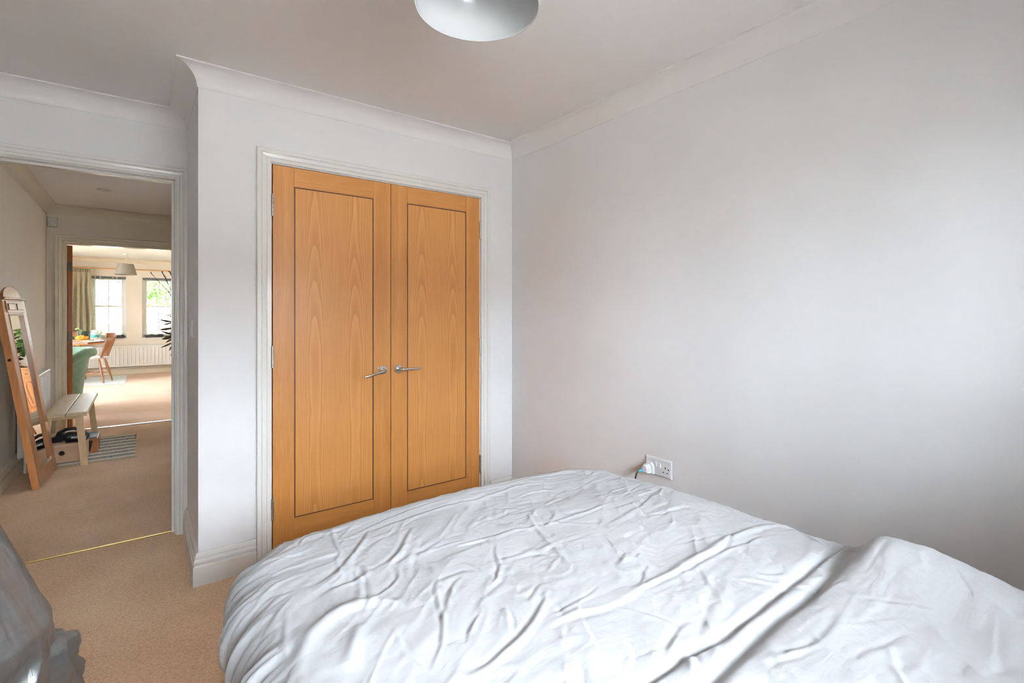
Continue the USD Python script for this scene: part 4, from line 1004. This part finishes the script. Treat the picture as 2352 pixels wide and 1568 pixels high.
# ------------------------------------------------------------------ sitting room furniture
pr = single('floor_rug', bx(-1.9, 11.13, 0, -0.23, 12.62, 0.012, 0.004), 'pale_rug', 'pale flat rug under the dining table by the far windows', 'rug')

def table():
    p = thing('dining_table', 'honey coloured wooden dining table crowded with kitchen things', 'table', (-1.22, 11.35, 0.012))
    pts = [(-0.60, -0.30), (-0.45, -0.42), (0.50, -0.42), (0.68, -0.18), (0.68, 0.18), (0.50, 0.42), (-0.45, 0.42), (-0.60, 0.30)]
    part(p, 'table_top', hull([(x * s, y * s, z) for x, y in pts for z, s in ((0.705, 0.985), (0.712, 1.0), (0.730, 1.0), (0.735, 0.993))]), 'table_wood', smooth=20)
    part(p, 'apron', cat(bx(-0.42, -0.29, 0.62, 0.25, -0.27, 0.705), bx(-0.42, 0.27, 0.62, 0.25, 0.29, 0.705), bx(-0.42, -0.27, 0.62, -0.40, 0.27, 0.705), bx(0.23, -0.27, 0.62, 0.25, 0.27, 0.705)), 'chair_wood')
    for sx, sy in ((-0.40, -0.26), (-0.40, 0.26), (0.22, -0.26), (0.22, 0.26)):
        part(p, 'leg', hull([(sx + a * 0.03, sy + b * 0.03, 0.70) for a in (-1, 1) for b in (-1, 1)] + [(sx * 1.10 + a * 0.022, sy * 1.06 + b * 0.022, 0) for a in (-1, 1) for b in (-1, 1)]), 'table_wood', smooth=15)
table()

def spindle_chair(loc, rz, label):
    """Faces -x; the back stands at +x and leans outwards."""
    p = thing('dining_chair', label, 'chair', loc, rz, group='dining chairs around the table')
    t = np.linspace(0, 2 * PI, 28, endpoint=False)
    seat = [(0.20 * np.sign(math.cos(a)) * abs(math.cos(a)) ** 0.75, 0.20 * np.sign(math.sin(a)) * abs(math.sin(a)) ** 0.75) for a in t]
    part(p, 'seat', hull([(x * s, y * s, z) for x, y in seat for z, s in ((0.425, 0.95), (0.435, 1.0), (0.450, 1.0), (0.456, 0.96))]), 'seat_paint', smooth=25)
    for sx in (-1, 1):
        for sy in (-1, 1):
            a, b = np.array([sx * 0.12, sy * 0.12, 0.428]), np.array([sx * 0.215, sy * 0.19, 0.0])
            q = [a + (b - a) * u for u in (0, 0.2, 0.45, 0.7, 0.85, 1.0)]
            part(p, 'leg', tube(q, [0.014, 0.019, 0.021, 0.016, 0.014, 0.012], 10), 'chair_wood', smooth=True)
    f = lambda sx, sy, u: np.array([sx * (0.12 + 0.095 * u), sy * (0.12 + 0.07 * u), 0.428 * (1 - u)])
    for sy in (-1, 1):
        part(p, 'stretcher', tube([f(-1, sy, 0.62), (f(-1, sy, 0.62) + f(1, sy, 0.62)) / 2, f(1, sy, 0.62)], [0.008, 0.012, 0.008], 8), 'chair_wood', smooth=True)
    part(p, 'stretcher', tube([(0, -0.163, 0.163), (0, 0, 0.163), (0, 0.163, 0.163)], [0.008, 0.012, 0.008], 8), 'chair_wood', smooth=True)
    for y in np.linspace(-0.15, 0.15, 6):
        o = 0.02 if abs(y) > 0.14 else 0
        x0 = 0.165 - 0.4 * y * y * 0
        part(p, 'spindle', tube([(x0 - 0.01, y, 0.452), (x0 + 0.035, y * 1.03, 0.60), (x0 + 0.115, y * 1.08, 0.82)], [0.008 + o * 0.3, 0.010 + o * 0.3, 0.008 + o * 0.2], 8), 'chair_wood', smooth=True)
    rail = []
    for k in range(12):
        y = -0.205 + 0.41 * k / 11; x = 0.285 - 0.9 * (y * y)
        rail += [(x + dx, y, 0.805 + dz + 0.0) for dx, dz in ((-0.011, 0), (0.011, 0), (0.020, 0.085), (-0.002, 0.085))]
    R_ = np.array(rail).reshape(12, 4, 3)
    part(p, 'top_rail', cat(grid_mesh(np.concatenate([R_, R_[:, :1]], 1)), hull(R_[:2].reshape(-1, 3)), hull(R_[-2:].reshape(-1, 3))), 'chair_wood', smooth=30)
    return p
c0 = spindle_chair((-0.69, 11.60, 0.012), -16, 'spindle back wooden chair tucked under the right end of the dining table')
dup(c0, (-1.05, 12.07, 0.012), 84, label='wooden chair on the far side of the dining table in front of the curtain')

def armchair():
    p = thing('armchair', 'sage green velvet tub armchair seen through the doorway', 'armchair', (-0.955, 8.60, 0), 20)
    # plan: a horseshoe open at -x; phi runs from the near arm round the back to the far arm
    n = 80
    phi = np.linspace(-PI / 2 - 0.0, PI / 2, n)
    cxs, cys, tops = [], [], []
    L = 0.22
    for u in np.linspace(0, 1, n):
        if u < 0.25: q = u / 0.25; x, y, nx_, ny_ = -0.30 + 0.32 * q, -0.33, 0, -1
        elif u > 0.75: q = (u - 0.75) / 0.25; x, y, nx_, ny_ = 0.02 - 0.32 * q, 0.33, 0, 1
        else:
            a = -PI / 2 + PI * (u - 0.25) / 0.5; x, y, nx_, ny_ = 0.02 + 0.31 * math.cos(a), 0.33 * math.sin(a), math.cos(a), math.sin(a)
        back = math.sin(PI * u) ** 1.5
        cxs.append((x, y, nx_, ny_)); tops.append(0.56 + 0.235 * np.clip((min(u, 1 - u) - 0.13) / 0.22, 0, 1) ** 1.1)
    rows = []
    for (x, y, nx_, ny_), zt in zip(cxs, tops):
        lean = 0.10 * (zt - 0.10) / 0.7
        co, rr = 0.035 + lean * 0.6, 0.060
        sec = [(-0.01, 0.10), (0.0, 0.12), (0.010, 0.25), (0.024, 0.40), (0.034 + lean * 0.35, zt - 0.155), (0.040 + lean * 0.45, zt - 0.125)]
        sec += [(co + rr * math.cos(q), zt - rr + rr * math.sin(q)) for q in np.linspace(-0.95, PI + 0.55, 13)]
        sec += [(-0.045 + lean * 0.25, zt - 0.15), (-0.065, 0.44), (-0.07, 0.30), (-0.07, 0.12), (-0.01, 0.10)]
        rows.append([(x + nx_ * o, y + ny_ * o, z) for o, z in sec])
    R_ = np.array(rows)
    ends = [hull(R_[:2].reshape(-1, 3)[R_[:2].reshape(-1, 3)[:, 2] > 0]), hull(R_[-2:].reshape(-1, 3))]
    def fan(row, flip):
        c = row.mean(0); V = np.vstack([row, c]); k = len(row)
        F = [(i, i + 1, k) if not flip else (i + 1, i, k) for i in range(k - 1)]
        return trimesh.Trimesh(V, F, process=False)
    part(p, 'upholstered_shell', cat(grid_mesh(R_), fan(R_[0], False), fan(R_[-1], True)), 'green_velvet', smooth=50)
    part(p, 'piping', cat(*[tube(R_[:, 5] + 0 * 0.004 * np.array([[a[2], a[3], 0] for a in cxs]), 0.005, 6)]), 'green_velvet', smooth=True)
    part(p, 'base', hull([(x, y, z) for z in (0.10, 0.29) for x, y in ((-0.31, -0.27), (-0.31, 0.27), (0.05, -0.27), (0.05, 0.27), (0.2, -0.16), (0.2, 0.16), (0.255, 0))]), 'green_velvet')
    t = np.linspace(0, 2 * PI, 24, endpoint=False)
    part(p, 'seat_cushion', hull([(-0.06 + s * 0.265 * np.sign(math.cos(a)) * abs(math.cos(a)) ** 0.5, s * 0.245 * np.sign(math.sin(a)) * abs(math.sin(a)) ** 0.5, z) for a in t for z, s in ((0.292, 0.95), (0.32, 1.0), (0.40, 1.0), (0.43, 0.93), (0.44, 0.7))]), 'green_velvet', smooth=40)
    for x, y in ((-0.25, -0.25), (-0.25, 0.25), (0.20, -0.15), (0.20, 0.15)):
        part(p, 'leg', rod((x, y, 0.105), (x * 1.06, y * 1.06, 0.0), 0.02, 0.014), 'chair_wood')
armchair()
def pillow_mesh(w, h, d):
    g = np.linspace(-1, 1, 25); U, V = np.meshgrid(g, g, indexing='ij')
    e = np.clip((1 - np.abs(U) ** 3.0) * (1 - np.abs(V) ** 3.0), 0, 1) ** 0.5
    k = 1 - 0.06 * (1 - np.abs(U)) * 0
    a = grid_mesh(np.stack([U * w * k, d * e, V * h], -1)); b = grid_mesh(np.stack([U * w * k, -d * e, V * h], -1))
    return cat(a, b)
single('cushion', mv(rot(rot(pillow_mesh(0.17, 0.15, 0.05), -0.45, (1, 0, 0)), -1.45, (0, 0, 1)), (-0.94, 8.62, 0.625)), 'cushion_fabric', 'pinkish grey cushion resting in the green armchair', 'cushion', smooth=True)

# things on the dining table (top at z = 0.747)
TT = 0.7472
bd = thing('chopping_board', 'thin wooden board lying at the near edge of the dining table', 'chopping board', (-0.74, 10.955, TT), 66)
part(bd, 'board', bx(-0.24, -0.14, 0.001, 0.24, 0.14, 0.030, 0.003), 'table_wood')
part(bd, 'dark_edge', cat(bx(-0.242, -0.142, 0, 0.242, -0.139, 0.026), bx(-0.242, 0.139, 0, 0.242, 0.142, 0.026), bx(0.239, -0.139, 0, 0.242, 0.139, 0.026), bx(-0.242, -0.139, 0, -0.239, 0.139, 0.026)), 'inlay_level')
part(bd, 'handle_hole', lathe([(0.014, 0.0302), (0.022, 0.0302), (0.022, 0.0308), (0.014, 0.0308), (0.014, 0.0302)], 20, (0.16, 0, 0)), 'inlay_wood')
mg = thing('paper_stack', 'stack of papers and envelopes on the dining table', 'papers', (-0.86, 11.40, TT), 8)
for k in range(5):
    part(mg, 'sheet', rot(bx(-0.13, -0.12, k * 0.009, 0.13, 0.12, k * 0.009 + 0.008), 0.10 * ((k * 7) % 5 - 2), (0, 0, 1)), 'paper' if k % 2 else 'kraft', smooth=False)
bw = thing('salad_bowl', 'dark green bowl on the dining table behind the orange cloth', 'bowl', (-0.83, 11.63, TT))
part(bw, 'bowl', lathe([(0, 0), (0.05, 0), (0.055, 0.012), (0.075, 0.10), (0.085, 0.185), (0.081, 0.185), (0.070, 0.10), (0.05, 0.02), (0, 0.016)], 40), 'bowl_green', smooth=40)
sp = thing('serving_spoon', 'lime green serving spoon leaning out of the dark bowl', 'spoon', (0, 0, 0))
part(sp, 'handle', tube([(-0.825, 11.625, TT + 0.09), (-0.855, 11.56, TT + 0.20), (-0.895, 11.50, TT + 0.235), (-0.915, 11.47, TT + 0.225)], [0.009, 0.011, 0.015, 0.017], 10), 'lime', smooth=True)
part(sp, 'spoon_bowl', mv(trimesh.creation.icosphere(2, 1.0).apply_scale((0.035, 0.028, 0.014)), (-0.822, 11.635, TT + 0.075)), 'lime', smooth=True)
def crumple(c, s, seed, sub=4, k=0.35):
    m = trimesh.creation.icosphere(sub, 1.0); v = np.array(m.vertices)
    v = v * (1 + k * (meshkit.fbm(v * 2.2 + 5, 3, seed) - 0.5)[:, None] * 2) * np.array(s)
    v[:, 2] = np.maximum(v[:, 2], -s[2] * 0.55) + s[2] * 0.55
    m.vertices = v + np.array(c); return m
single('orange_cloth', crumple((-0.83, 11.33, TT + 0.046), (0.085, 0.06, 0.048), 3), 'orange_cloth', 'crumpled orange cloth on the dining table', 'cloth', smooth=True)
single('bread_bag', crumple((-0.635, 11.36, TT), (0.045, 0.06, 0.05), 5), 'kraft', 'crumpled beige paper bag beside the orange cloth', 'bag', smooth=True)
jr = thing('storage_jar', 'big clear plastic jar with a white lid on the dining table', 'jar', (-0.665, 11.56, TT))
part(jr, 'jar', lathe([(0, 0), (0.058, 0), (0.065, 0.01), (0.065, 0.155), (0.05, 0.18), (0.046, 0.18), (0.06, 0.15), (0.06, 0.012), (0, 0.006)], 36), 'clear_plastic', smooth=40)
part(jr, 'lid', lathe([(0, 0.178), (0.055, 0.178), (0.057, 0.185), (0.055, 0.202), (0, 0.204)], 36), 'white_plastic')
part(jr, 'knob', lathe([(0, 0.202), (0.013, 0.202), (0.015, 0.216), (0, 0.221)], 16), 'orange_cloth')
part(jr, 'label', lathe([(0.0655, 0.07), (0.066, 0.07), (0.066, 0.12), (0.0655, 0.12), (0.0655, 0.07)], 36), 'teal_print')
bt = thing('bottle_cap', 'small green bottle cap standing in front of the clear jar', 'cap', (-0.575, 11.46, TT))
part(bt, 'cap', lathe([(0, 0), (0.019, 0), (0.019, 0.028), (0.016, 0.031), (0, 0.031)], 20), 'bottle_green')
nk = thing('napkins', 'crumpled white paper napkins at the window corner of the dining table', 'napkin', (-0.59, 11.27, TT))
part(nk, 'sheet', crumple((0, 0, 0), (0.05, 0.045, 0.03), 9, 3, 0.6), 'white_plastic', smooth=15)
part(nk, 'print', crumple((0.03, -0.02, 0.006), (0.014, 0.014, 0.02), 10, 2, 0.5), 'black_plastic', smooth=15)

# seed trays on the window sills
def seed_tray(x, y, w, label):
    p = thing('seed_tray', label, 'seed tray', (x, y, SZ0 + 0.0015), group='seed trays on the window sills')
    part(p, 'tray', cat(hull([(s * (w - 0.02), t * 0.045, 0) for s in (-1, 1) for t in (-1, 1)] + [(s * w, t * 0.052, 0.042) for s in (-1, 1) for t in (-1, 1)]), bx(-w - 0.006, -0.058, 0.040, w + 0.006, 0.058, 0.048, 0.003)), 'tray_dark', smooth=20)
    part(p, 'soil', bx(-w + 0.01, -0.046, 0.046, w - 0.01, 0.046, 0.052, 0.002), 'soil')
    r = np.random.default_rng(int(abs(x) * 100))
    for k in range(4):
        xx = -w + 0.05 + (2 * w - 0.1) * k / 3
        part(p, 'cell_pot', lathe([(0, 0.05), (0.024, 0.05), (0.03, 0.068), (0.027, 0.068), (0, 0.06)], 14, (xx, 0, 0)), 'tray_dark' if k % 2 else 'pot_white')
    lv = []
    for k in range(26):
        c = np.array([r.uniform(-w + 0.03, w - 0.03), r.uniform(-0.03, 0.03), 0.05]); hh = r.uniform(0.03, 0.08)
        lv.append(tube([c, c + (0, 0, hh)], 0.0012, 4))
        for s in (-1, 1):
            a = r.uniform(0, 2 * PI); d = np.array([math.cos(a), math.sin(a), 0.3]) * 0.016; e = np.array([-d[1], d[0], 0]) * 0.4
            b = c + (0, 0, hh)
            lv.append(trimesh.Trimesh([b, b + d / 2 + e, b + d, b + d / 2 - e, b + d / 2 - (0, 0, 0.002)], [(0, 1, 2), (0, 2, 3), (0, 4, 1), (0, 3, 4)], process=False))
    part(p, 'seedlings', cat(lv), 'seedling', kind='stuff')
seed_tray(-0.43, YL1 + 0.005, 0.155, 'dark seed tray on the sill of the left sash window')
seed_tray(0.215, YL1 + 0.005, 0.17, 'dark seed tray on the sill of the right sash window')

def leafy(parent, c, n, rad, h, size, m, seed, droop=0.4, name='leaf'):
    """Separate leaves on stems, around c."""
    r = np.random.default_rng(seed)
    for k in range(n):
        a = 2.399 * k + r.uniform(-0.3, 0.3); q = r.uniform(0.35, 1.0); hh = h * r.uniform(0.25, 1.0)
        tip = np.array(c) + (math.cos(a) * rad * q, math.sin(a) * rad * q, hh)
        mid = (np.array(c) + tip) / 2 + (0, 0, h * 0.15)
        st_ = tube([c, mid, tip], [0.003, 0.002, 0.0015], 5)
        d = np.array([math.cos(a), math.sin(a), -droop]); d /= np.linalg.norm(d); e = np.cross(d, (0, 0, 1)); e /= np.linalg.norm(e); u = np.cross(e, d)
        s = size * r.uniform(0.7, 1.2)
        V = []; 
        for t, w, lift in ((0, 0.02, 0), (0.2, 0.36, 0.05), (0.5, 0.42, 0.06), (0.8, 0.22, 0.03), (1.0, 0.01, -0.03)):
            for sg in (-1, 0, 1):
                V.append(tip + d * s * t + e * s * w * sg + u * s * (lift + (0.06 if sg else 0) * w))
        V = np.array(V).reshape(5, 3, 3)
        part(parent, name, cat(st_, grid_mesh(V)), m, smooth=True)
hp_ = thing('herb_pot', 'small green herb in a pot at the left end of the left window sill', 'potted plant', (-0.66, YL1 + 0.01, SZ0 + 0.0015))
part(hp_, 'pot', lathe([(0, 0), (0.032, 0), (0.045, 0.075), (0.041, 0.075), (0, 0.06)], 24), 'pot_white')
leafy(hp_, (0, 0, 0.062), 16, 0.07, 0.17, 0.055, 'seedling', 4)

# plants at the right edge of the doorway view
vs = thing('willow_vase', 'tall vase of dark catkin twigs reaching across the right sash window', 'vase', (0.52, 9.5, 0))
part(vs, 'vase', lathe([(0, 0), (0.09, 0), (0.11, 0.05), (0.12, 0.30), (0.09, 0.55), (0.055, 0.66), (0.065, 0.72), (0.060, 0.72), (0.05, 0.66), (0, 0.60)], 36), 'pot_white', smooth=40)
def twig(pts, buds, bud_r, seed):
    p = np.array(pts); r = np.random.default_rng(seed)
    part(vs, 'twig', tube(p, np.linspace(0.006, 0.0022, len(p)), 6), 'twig', smooth=True)
    s = np.linspace(0, 1, len(p)); ms = []
    for t in buds:
        c = np.array([np.interp(t, s, p[:, k]) for k in range(3)])
        d = p[-1] - p[-2]; d /= np.linalg.norm(d)
        m = trimesh.creation.icosphere(1, 1.0).apply_scale((bud_r, bud_r, bud_r * 1.7)); m.apply_transform(trimesh.geometry.align_vectors((0, 0, 1), d)); m.apply_translation(c + r.uniform(-1, 1, 3) * bud_r * 1.2)
        ms.append(m)
    part(vs, 'catkins', cat(ms), 'catkin', smooth=True, kind='stuff')
twig([(0.0, 0, 0.65), (-0.04, 0, 1.15), (-0.12, 0.0, 1.48), (-0.167, 0, 1.577), (-0.29, 0, 1.735), (-0.37, 0, 1.835), (-0.412, 0, 1.889)], [0.5, 0.52, 0.57, 0.66, 0.73, 0.85, 0.9, 0.93, 0.99], 0.006, 1)
twig([(0.01, 0, 0.65), (-0.06, 0.02, 1.2), (-0.14, 0, 1.6), (-0.173, 0, 1.687), (-0.215, 0, 1.80), (-0.263, 0, 1.91)], list(np.linspace(0.66, 1, 26)), 0.0062, 2)
twig([(0.0, 0.01, 0.65), (0.0, 0.02, 1.3), (-0.09, 0, 1.75), (-0.155, 0, 1.885), (-0.17, 0, 1.91)], list(np.linspace(0.6, 1, 14)), 0.0062, 3)
twig([(0.01, 0.01, 0.65), (0.02, 0.02, 1.3), (-0.02, 0.05, 1.9)], list(np.linspace(0.5, 1, 12)), 0.006, 4)
stt = thing('plant_stand', 'wooden plant stand mostly hidden by the door frame', 'plant stand', (0.53, 8.0, 0))
part(stt, 'top', lathe([(0, 0.55), (0.16, 0.55), (0.165, 0.56), (0.165, 0.572), (0, 0.575)], 32), 'chair_wood')
for k in range(3):
    a = k * 2 * PI / 3 + 0.5
    part(stt, 'leg', rod((0.09 * math.cos(a), 0.09 * math.sin(a), 0.553), (0.15 * math.cos(a), 0.15 * math.sin(a), 0), 0.014, 0.010), 'chair_wood')
dr = thing('spiky_plant', 'dry dark spiky leaved plant poking out from behind the door frame', 'potted plant', (0.53, 8.0, 0.5752))
part(dr, 'pot', lathe([(0, 0), (0.07, 0), (0.095, 0.13), (0.10, 0.16), (0.092, 0.16), (0, 0.14)], 28), 'pot_terracotta')
part(dr, 'stem', tube([(0, 0, 0.12), (-0.09, 0, 0.18), (-0.17, 0, 0.30), (-0.19, 0, 0.70)], [0.014, 0.012, 0.010, 0.006], 8), 'twig', smooth=True)
def blade(a, b, w, sag=0.02):
    a, b = np.array(a, float), np.array(b, float); d = b - a; L = np.linalg.norm(d); e = np.cross(d / L, (0, 1, 0.25)); e /= np.linalg.norm(e)
    f = np.cross(d / L, e)
    V = []
    for t, k in ((0, 0.35), (0.2, 0.8), (0.5, 1.0), (0.8, 0.6), (1.0, 0.03)):
        c = a + d * t - np.array([0, 0, sag * math.sin(t * PI)])
        V.append([c - e * w * k, c + f * w * 0.5 * k, c + e * w * k, c - f * w * 0.2 * k, c - e * w * k])
    part(dr, 'leaf', grid_mesh(np.array(V)), 'spiky_leaf', smooth=40)
zz, xs_ = -0.5752, -0.53
for (ax, az), (tx, tz), w in [((0.335, 1.25), (0.245, 1.215), 0.004), ((0.335, 1.135), (0.181, 1.172), 0.012), ((0.335, 1.13), (0.215, 1.10), 0.009), ((0.335, 1.055), (0.181, 1.035), 0.016), ((0.345, 0.965), (0.199, 1.02), 0.012), ((0.34, 0.95), (0.182, 0.955), 0.006), ((0.345, 0.96), (0.215, 0.905), 0.024), ((0.345, 0.93), (0.255, 0.86), 0.014), ((0.35, 0.87), (0.200, 0.795), 0.012), ((0.35, 0.85), (0.29, 0.75), 0.012), ((0.36, 0.80), (0.31, 0.675), 0.012), ((0.335, 1.02), (0.25, 0.97), 0.003), ((0.335, 1.20), (0.29, 1.225), 0.006)]:
    blade((ax + xs_, 0, az + zz), (tx + xs_, 0.01, tz + zz), w, 0.006)
for k in range(14):
    a = k * 2.4; az = 0.85 + 0.025 * k
    if math.cos(a) < -0.3: continue
    blade((-0.185, 0, az + zz), (-0.185 + 0.16 * math.cos(a), 0.16 * math.sin(a), az + zz + 0.05 * math.sin(k)), 0.010, 0.006)

# pine cabinet with a pot plant: seen only in the leaning mirror
def cabinet():
    p = thing('pine_cabinet', 'pine cabinet with arched doors reflected in the leaning mirror', 'cabinet', (LX1 - 0.245, 12.05, 0), 0)
    hx, hy, h = 0.22, 0.72, 0.76
    part(p, 'body', bx(-hx + 0.02, -hy, 0.06, hx, hy, h - 0.03, 0.002), 'pine_level')
    part(p, 'top', bx(-hx - 0.02, -hy - 0.02, h - 0.03, hx, hy + 0.02, h, 0.006), 'pine_level')
    part(p, 'plinth', bx(-hx + 0.03, -hy + 0.01, 0, hx, hy - 0.01, 0.06), 'pine_level')
    for k in range(3):
        y0, y1 = -hy + 0.02 + k * 0.473, -hy + 0.02 + k * 0.473 + 0.46
        d = part(p, 'drawer', bx(-hx, y0, h - 0.19, -hx + 0.02, y1, h - 0.045, 0.003), 'pine_level')
        part(d, 'knob', mv(rot(lathe([(0, 0), (0.010, 0), (0.008, 0.012), (0.017, 0.022), (0.014, 0.032), (0, 0.035)], 18), -PI / 2, (0, 1, 0)), (-hx, (y0 + y1) / 2, h - 0.118)), 'chair_wood', smooth=True)
        q = part(p, 'door', bx(-hx, y0, 0.08, -hx + 0.02, y1, h - 0.20, 0.003), 'pine')
        yc, r_ = (y0 + y1) / 2, 0.15
        arc = [(-hx - 0.004, yc - r_, 0.13), (-hx - 0.004, yc - r_, 0.36)] + [(-hx - 0.004, yc - r_ * math.cos(a), 0.36 + r_ * math.sin(a)) for a in np.linspace(0.1, PI - 0.1, 14)] + [(-hx - 0.004, yc + r_, 0.36), (-hx - 0.004, yc + r_, 0.13)]
        part(q, 'arch_moulding', tube(arc, 0.008, 8), 'pine_brown', smooth=True)
        part(q, 'handle', tube([(-hx, y1 - 0.035, 0.40), (-hx - 0.02, y1 - 0.035, 0.39), (-hx - 0.02, y1 - 0.035, 0.33), (-hx, y1 - 0.035, 0.32)], 0.005, 8), 'steel_dull')
cabinet()
hpl = thing('trailing_plant', 'green leafy plant in a white pot reflected at the top of the leaning mirror', 'potted plant', (LX1 - 0.29, 12.38, 0.76))
part(hpl, 'pot', lathe([(0, 0), (0.075, 0), (0.10, 0.16), (0.10, 0.17), (0.09, 0.17), (0, 0.14)], 28), 'pot_white')
leafy(hpl, (0, 0, 0.15), 54, 0.26, 0.58, 0.14, 'leaf_green', 8)

# ------------------------------------------------------------------ outside
struct('floor_garden', bx(-40, YL1 + 0.3, -0.35, 40, 60, -0.25), 'grass', 'grass lawn outside the sitting room windows', 'lawn', smooth=False)
struct('floor_terrace', bx(-40, 3.0, -0.35, LX0 - W, YL1 + 0.3, -0.25), 'paving', 'pale paved terrace outside the garden doors', 'terrace', smooth=False)
struct('floor_side_path', bx(LX1 + W, YN, -0.35, 40, YL1 + 0.3, -0.25), 'paving', 'pale paved path beside the hallway window', 'path', smooth=False)
struct('floor_drive', bx(-40, -40, -0.35, 40, YN - 0.2, -0.25), 'paving', 'pale gravel drive outside the bedroom window', 'drive', smooth=False)
single('garden_wall', cat([bx(-12, 24.0, -0.25, 12, 24.25, 0.75), bx(-12, 23.96, 0.75, 12, 24.29, 0.82, 0.01)]), 'garden_wall_brick', 'low brick garden wall blurred by light beyond the sash windows', 'wall')

def foliage(name, c, rad, n, size, m, seed, label, trunk=True, category='tree'):
    r = np.random.default_rng(seed)
    p = thing(name, label, category, (c[0], c[1], -0.25))
    cz = c[2] + 0.25
    if trunk:
        part(p, 'trunk', tube([(0, 0, 0), (0.05, 0, cz * 0.5), (0, 0.04, cz + rad[2] * 0.3)], [0.12, 0.09, 0.04], 10), 'bark', smooth=True)
    V, F = [], []
    lumps = r.standard_normal((14, 3)); lumps /= np.linalg.norm(lumps, axis=1, keepdims=True); lumps *= 0.62
    for k in range(n):
        q = r.standard_normal(3); q /= np.linalg.norm(q)
        o = lumps[k % 14] + q * 0.42 * r.uniform(0.4, 1) ** 0.5
        o = o * np.array(rad) + (0, 0, cz)
        d = r.standard_normal(3); d /= np.linalg.norm(d); e = np.cross(d, r.standard_normal(3)); e /= np.linalg.norm(e)
        s = size * r.uniform(0.6, 1.3); b = len(V)
        V += [o - d * s, o + e * s * 0.5, o + d * s, o - e * s * 0.5]; F += [(b, b + 1, b + 2), (b, b + 2, b + 3)]
    part(p, 'foliage', trimesh.Trimesh(np.array(V), np.array(F), process=False), m, smooth=False, kind='stuff')
foliage('garden_tree', (0.75, 22.5, 2.15), (1.0, 0.9, 1.0), 5200, 0.065, 'leaf_garden', 1, 'leafy tree in the garden seen through the right sash window')
foliage('garden_shrub', (-1.0, 21.5, 0.35), (0.7, 0.5, 0.5), 1500, 0.05, 'leaf_pink', 2, 'pinkish shrub outside the left sash window', False, 'shrub')
foliage('garden_shrub', (0.15, 21.0, 0.25), (0.7, 0.5, 0.45), 1500, 0.05, 'leaf_yellow', 3, 'yellow green shrub outside the right sash window', False, 'shrub')
foliage('garden_shrub', (-1.6, 22.0, 1.2), (0.4, 0.4, 0.5), 500, 0.06, 'leaf_garden', 4, 'pale green shrub outside the left edge of the left sash window', False, 'shrub')
# the house across the drive, behind the viewer
nh = thing('neighbour_house', 'pale rendered house across the drive behind the viewer', 'house', (1.0, -27.0, -0.25))
part(nh, 'wall', bx(-14, -6, 0, 14, 0, 2.9), 'house_render')
part(nh, 'roof', hull([(-14.4, 0.4, 2.85), (14.4, 0.4, 2.85), (-14.4, -6.4, 2.85), (14.4, -6.4, 2.85), (-14.4, -3, 4.7), (14.4, -3, 4.7)]), 'roof_tiles', smooth=False)
for k in range(6):
    x = -11 + 4.4 * k
    f = part(nh, 'window', cat(bx(x - 0.7, 0, 0.95, x - 0.62, 0.05, 2.2), bx(x + 0.62, 0, 0.95, x + 0.7, 0.05, 2.2), bx(x - 0.62, 0, 0.95, x + 0.62, 0.05, 1.03), bx(x - 0.62, 0, 2.12, x + 0.62, 0.05, 2.2)), 'window_white')
    part(f, 'pane', bx(x - 0.62, 0, 1.03, x + 0.62, 0.02, 2.12), 'steel_dull', smooth=False)
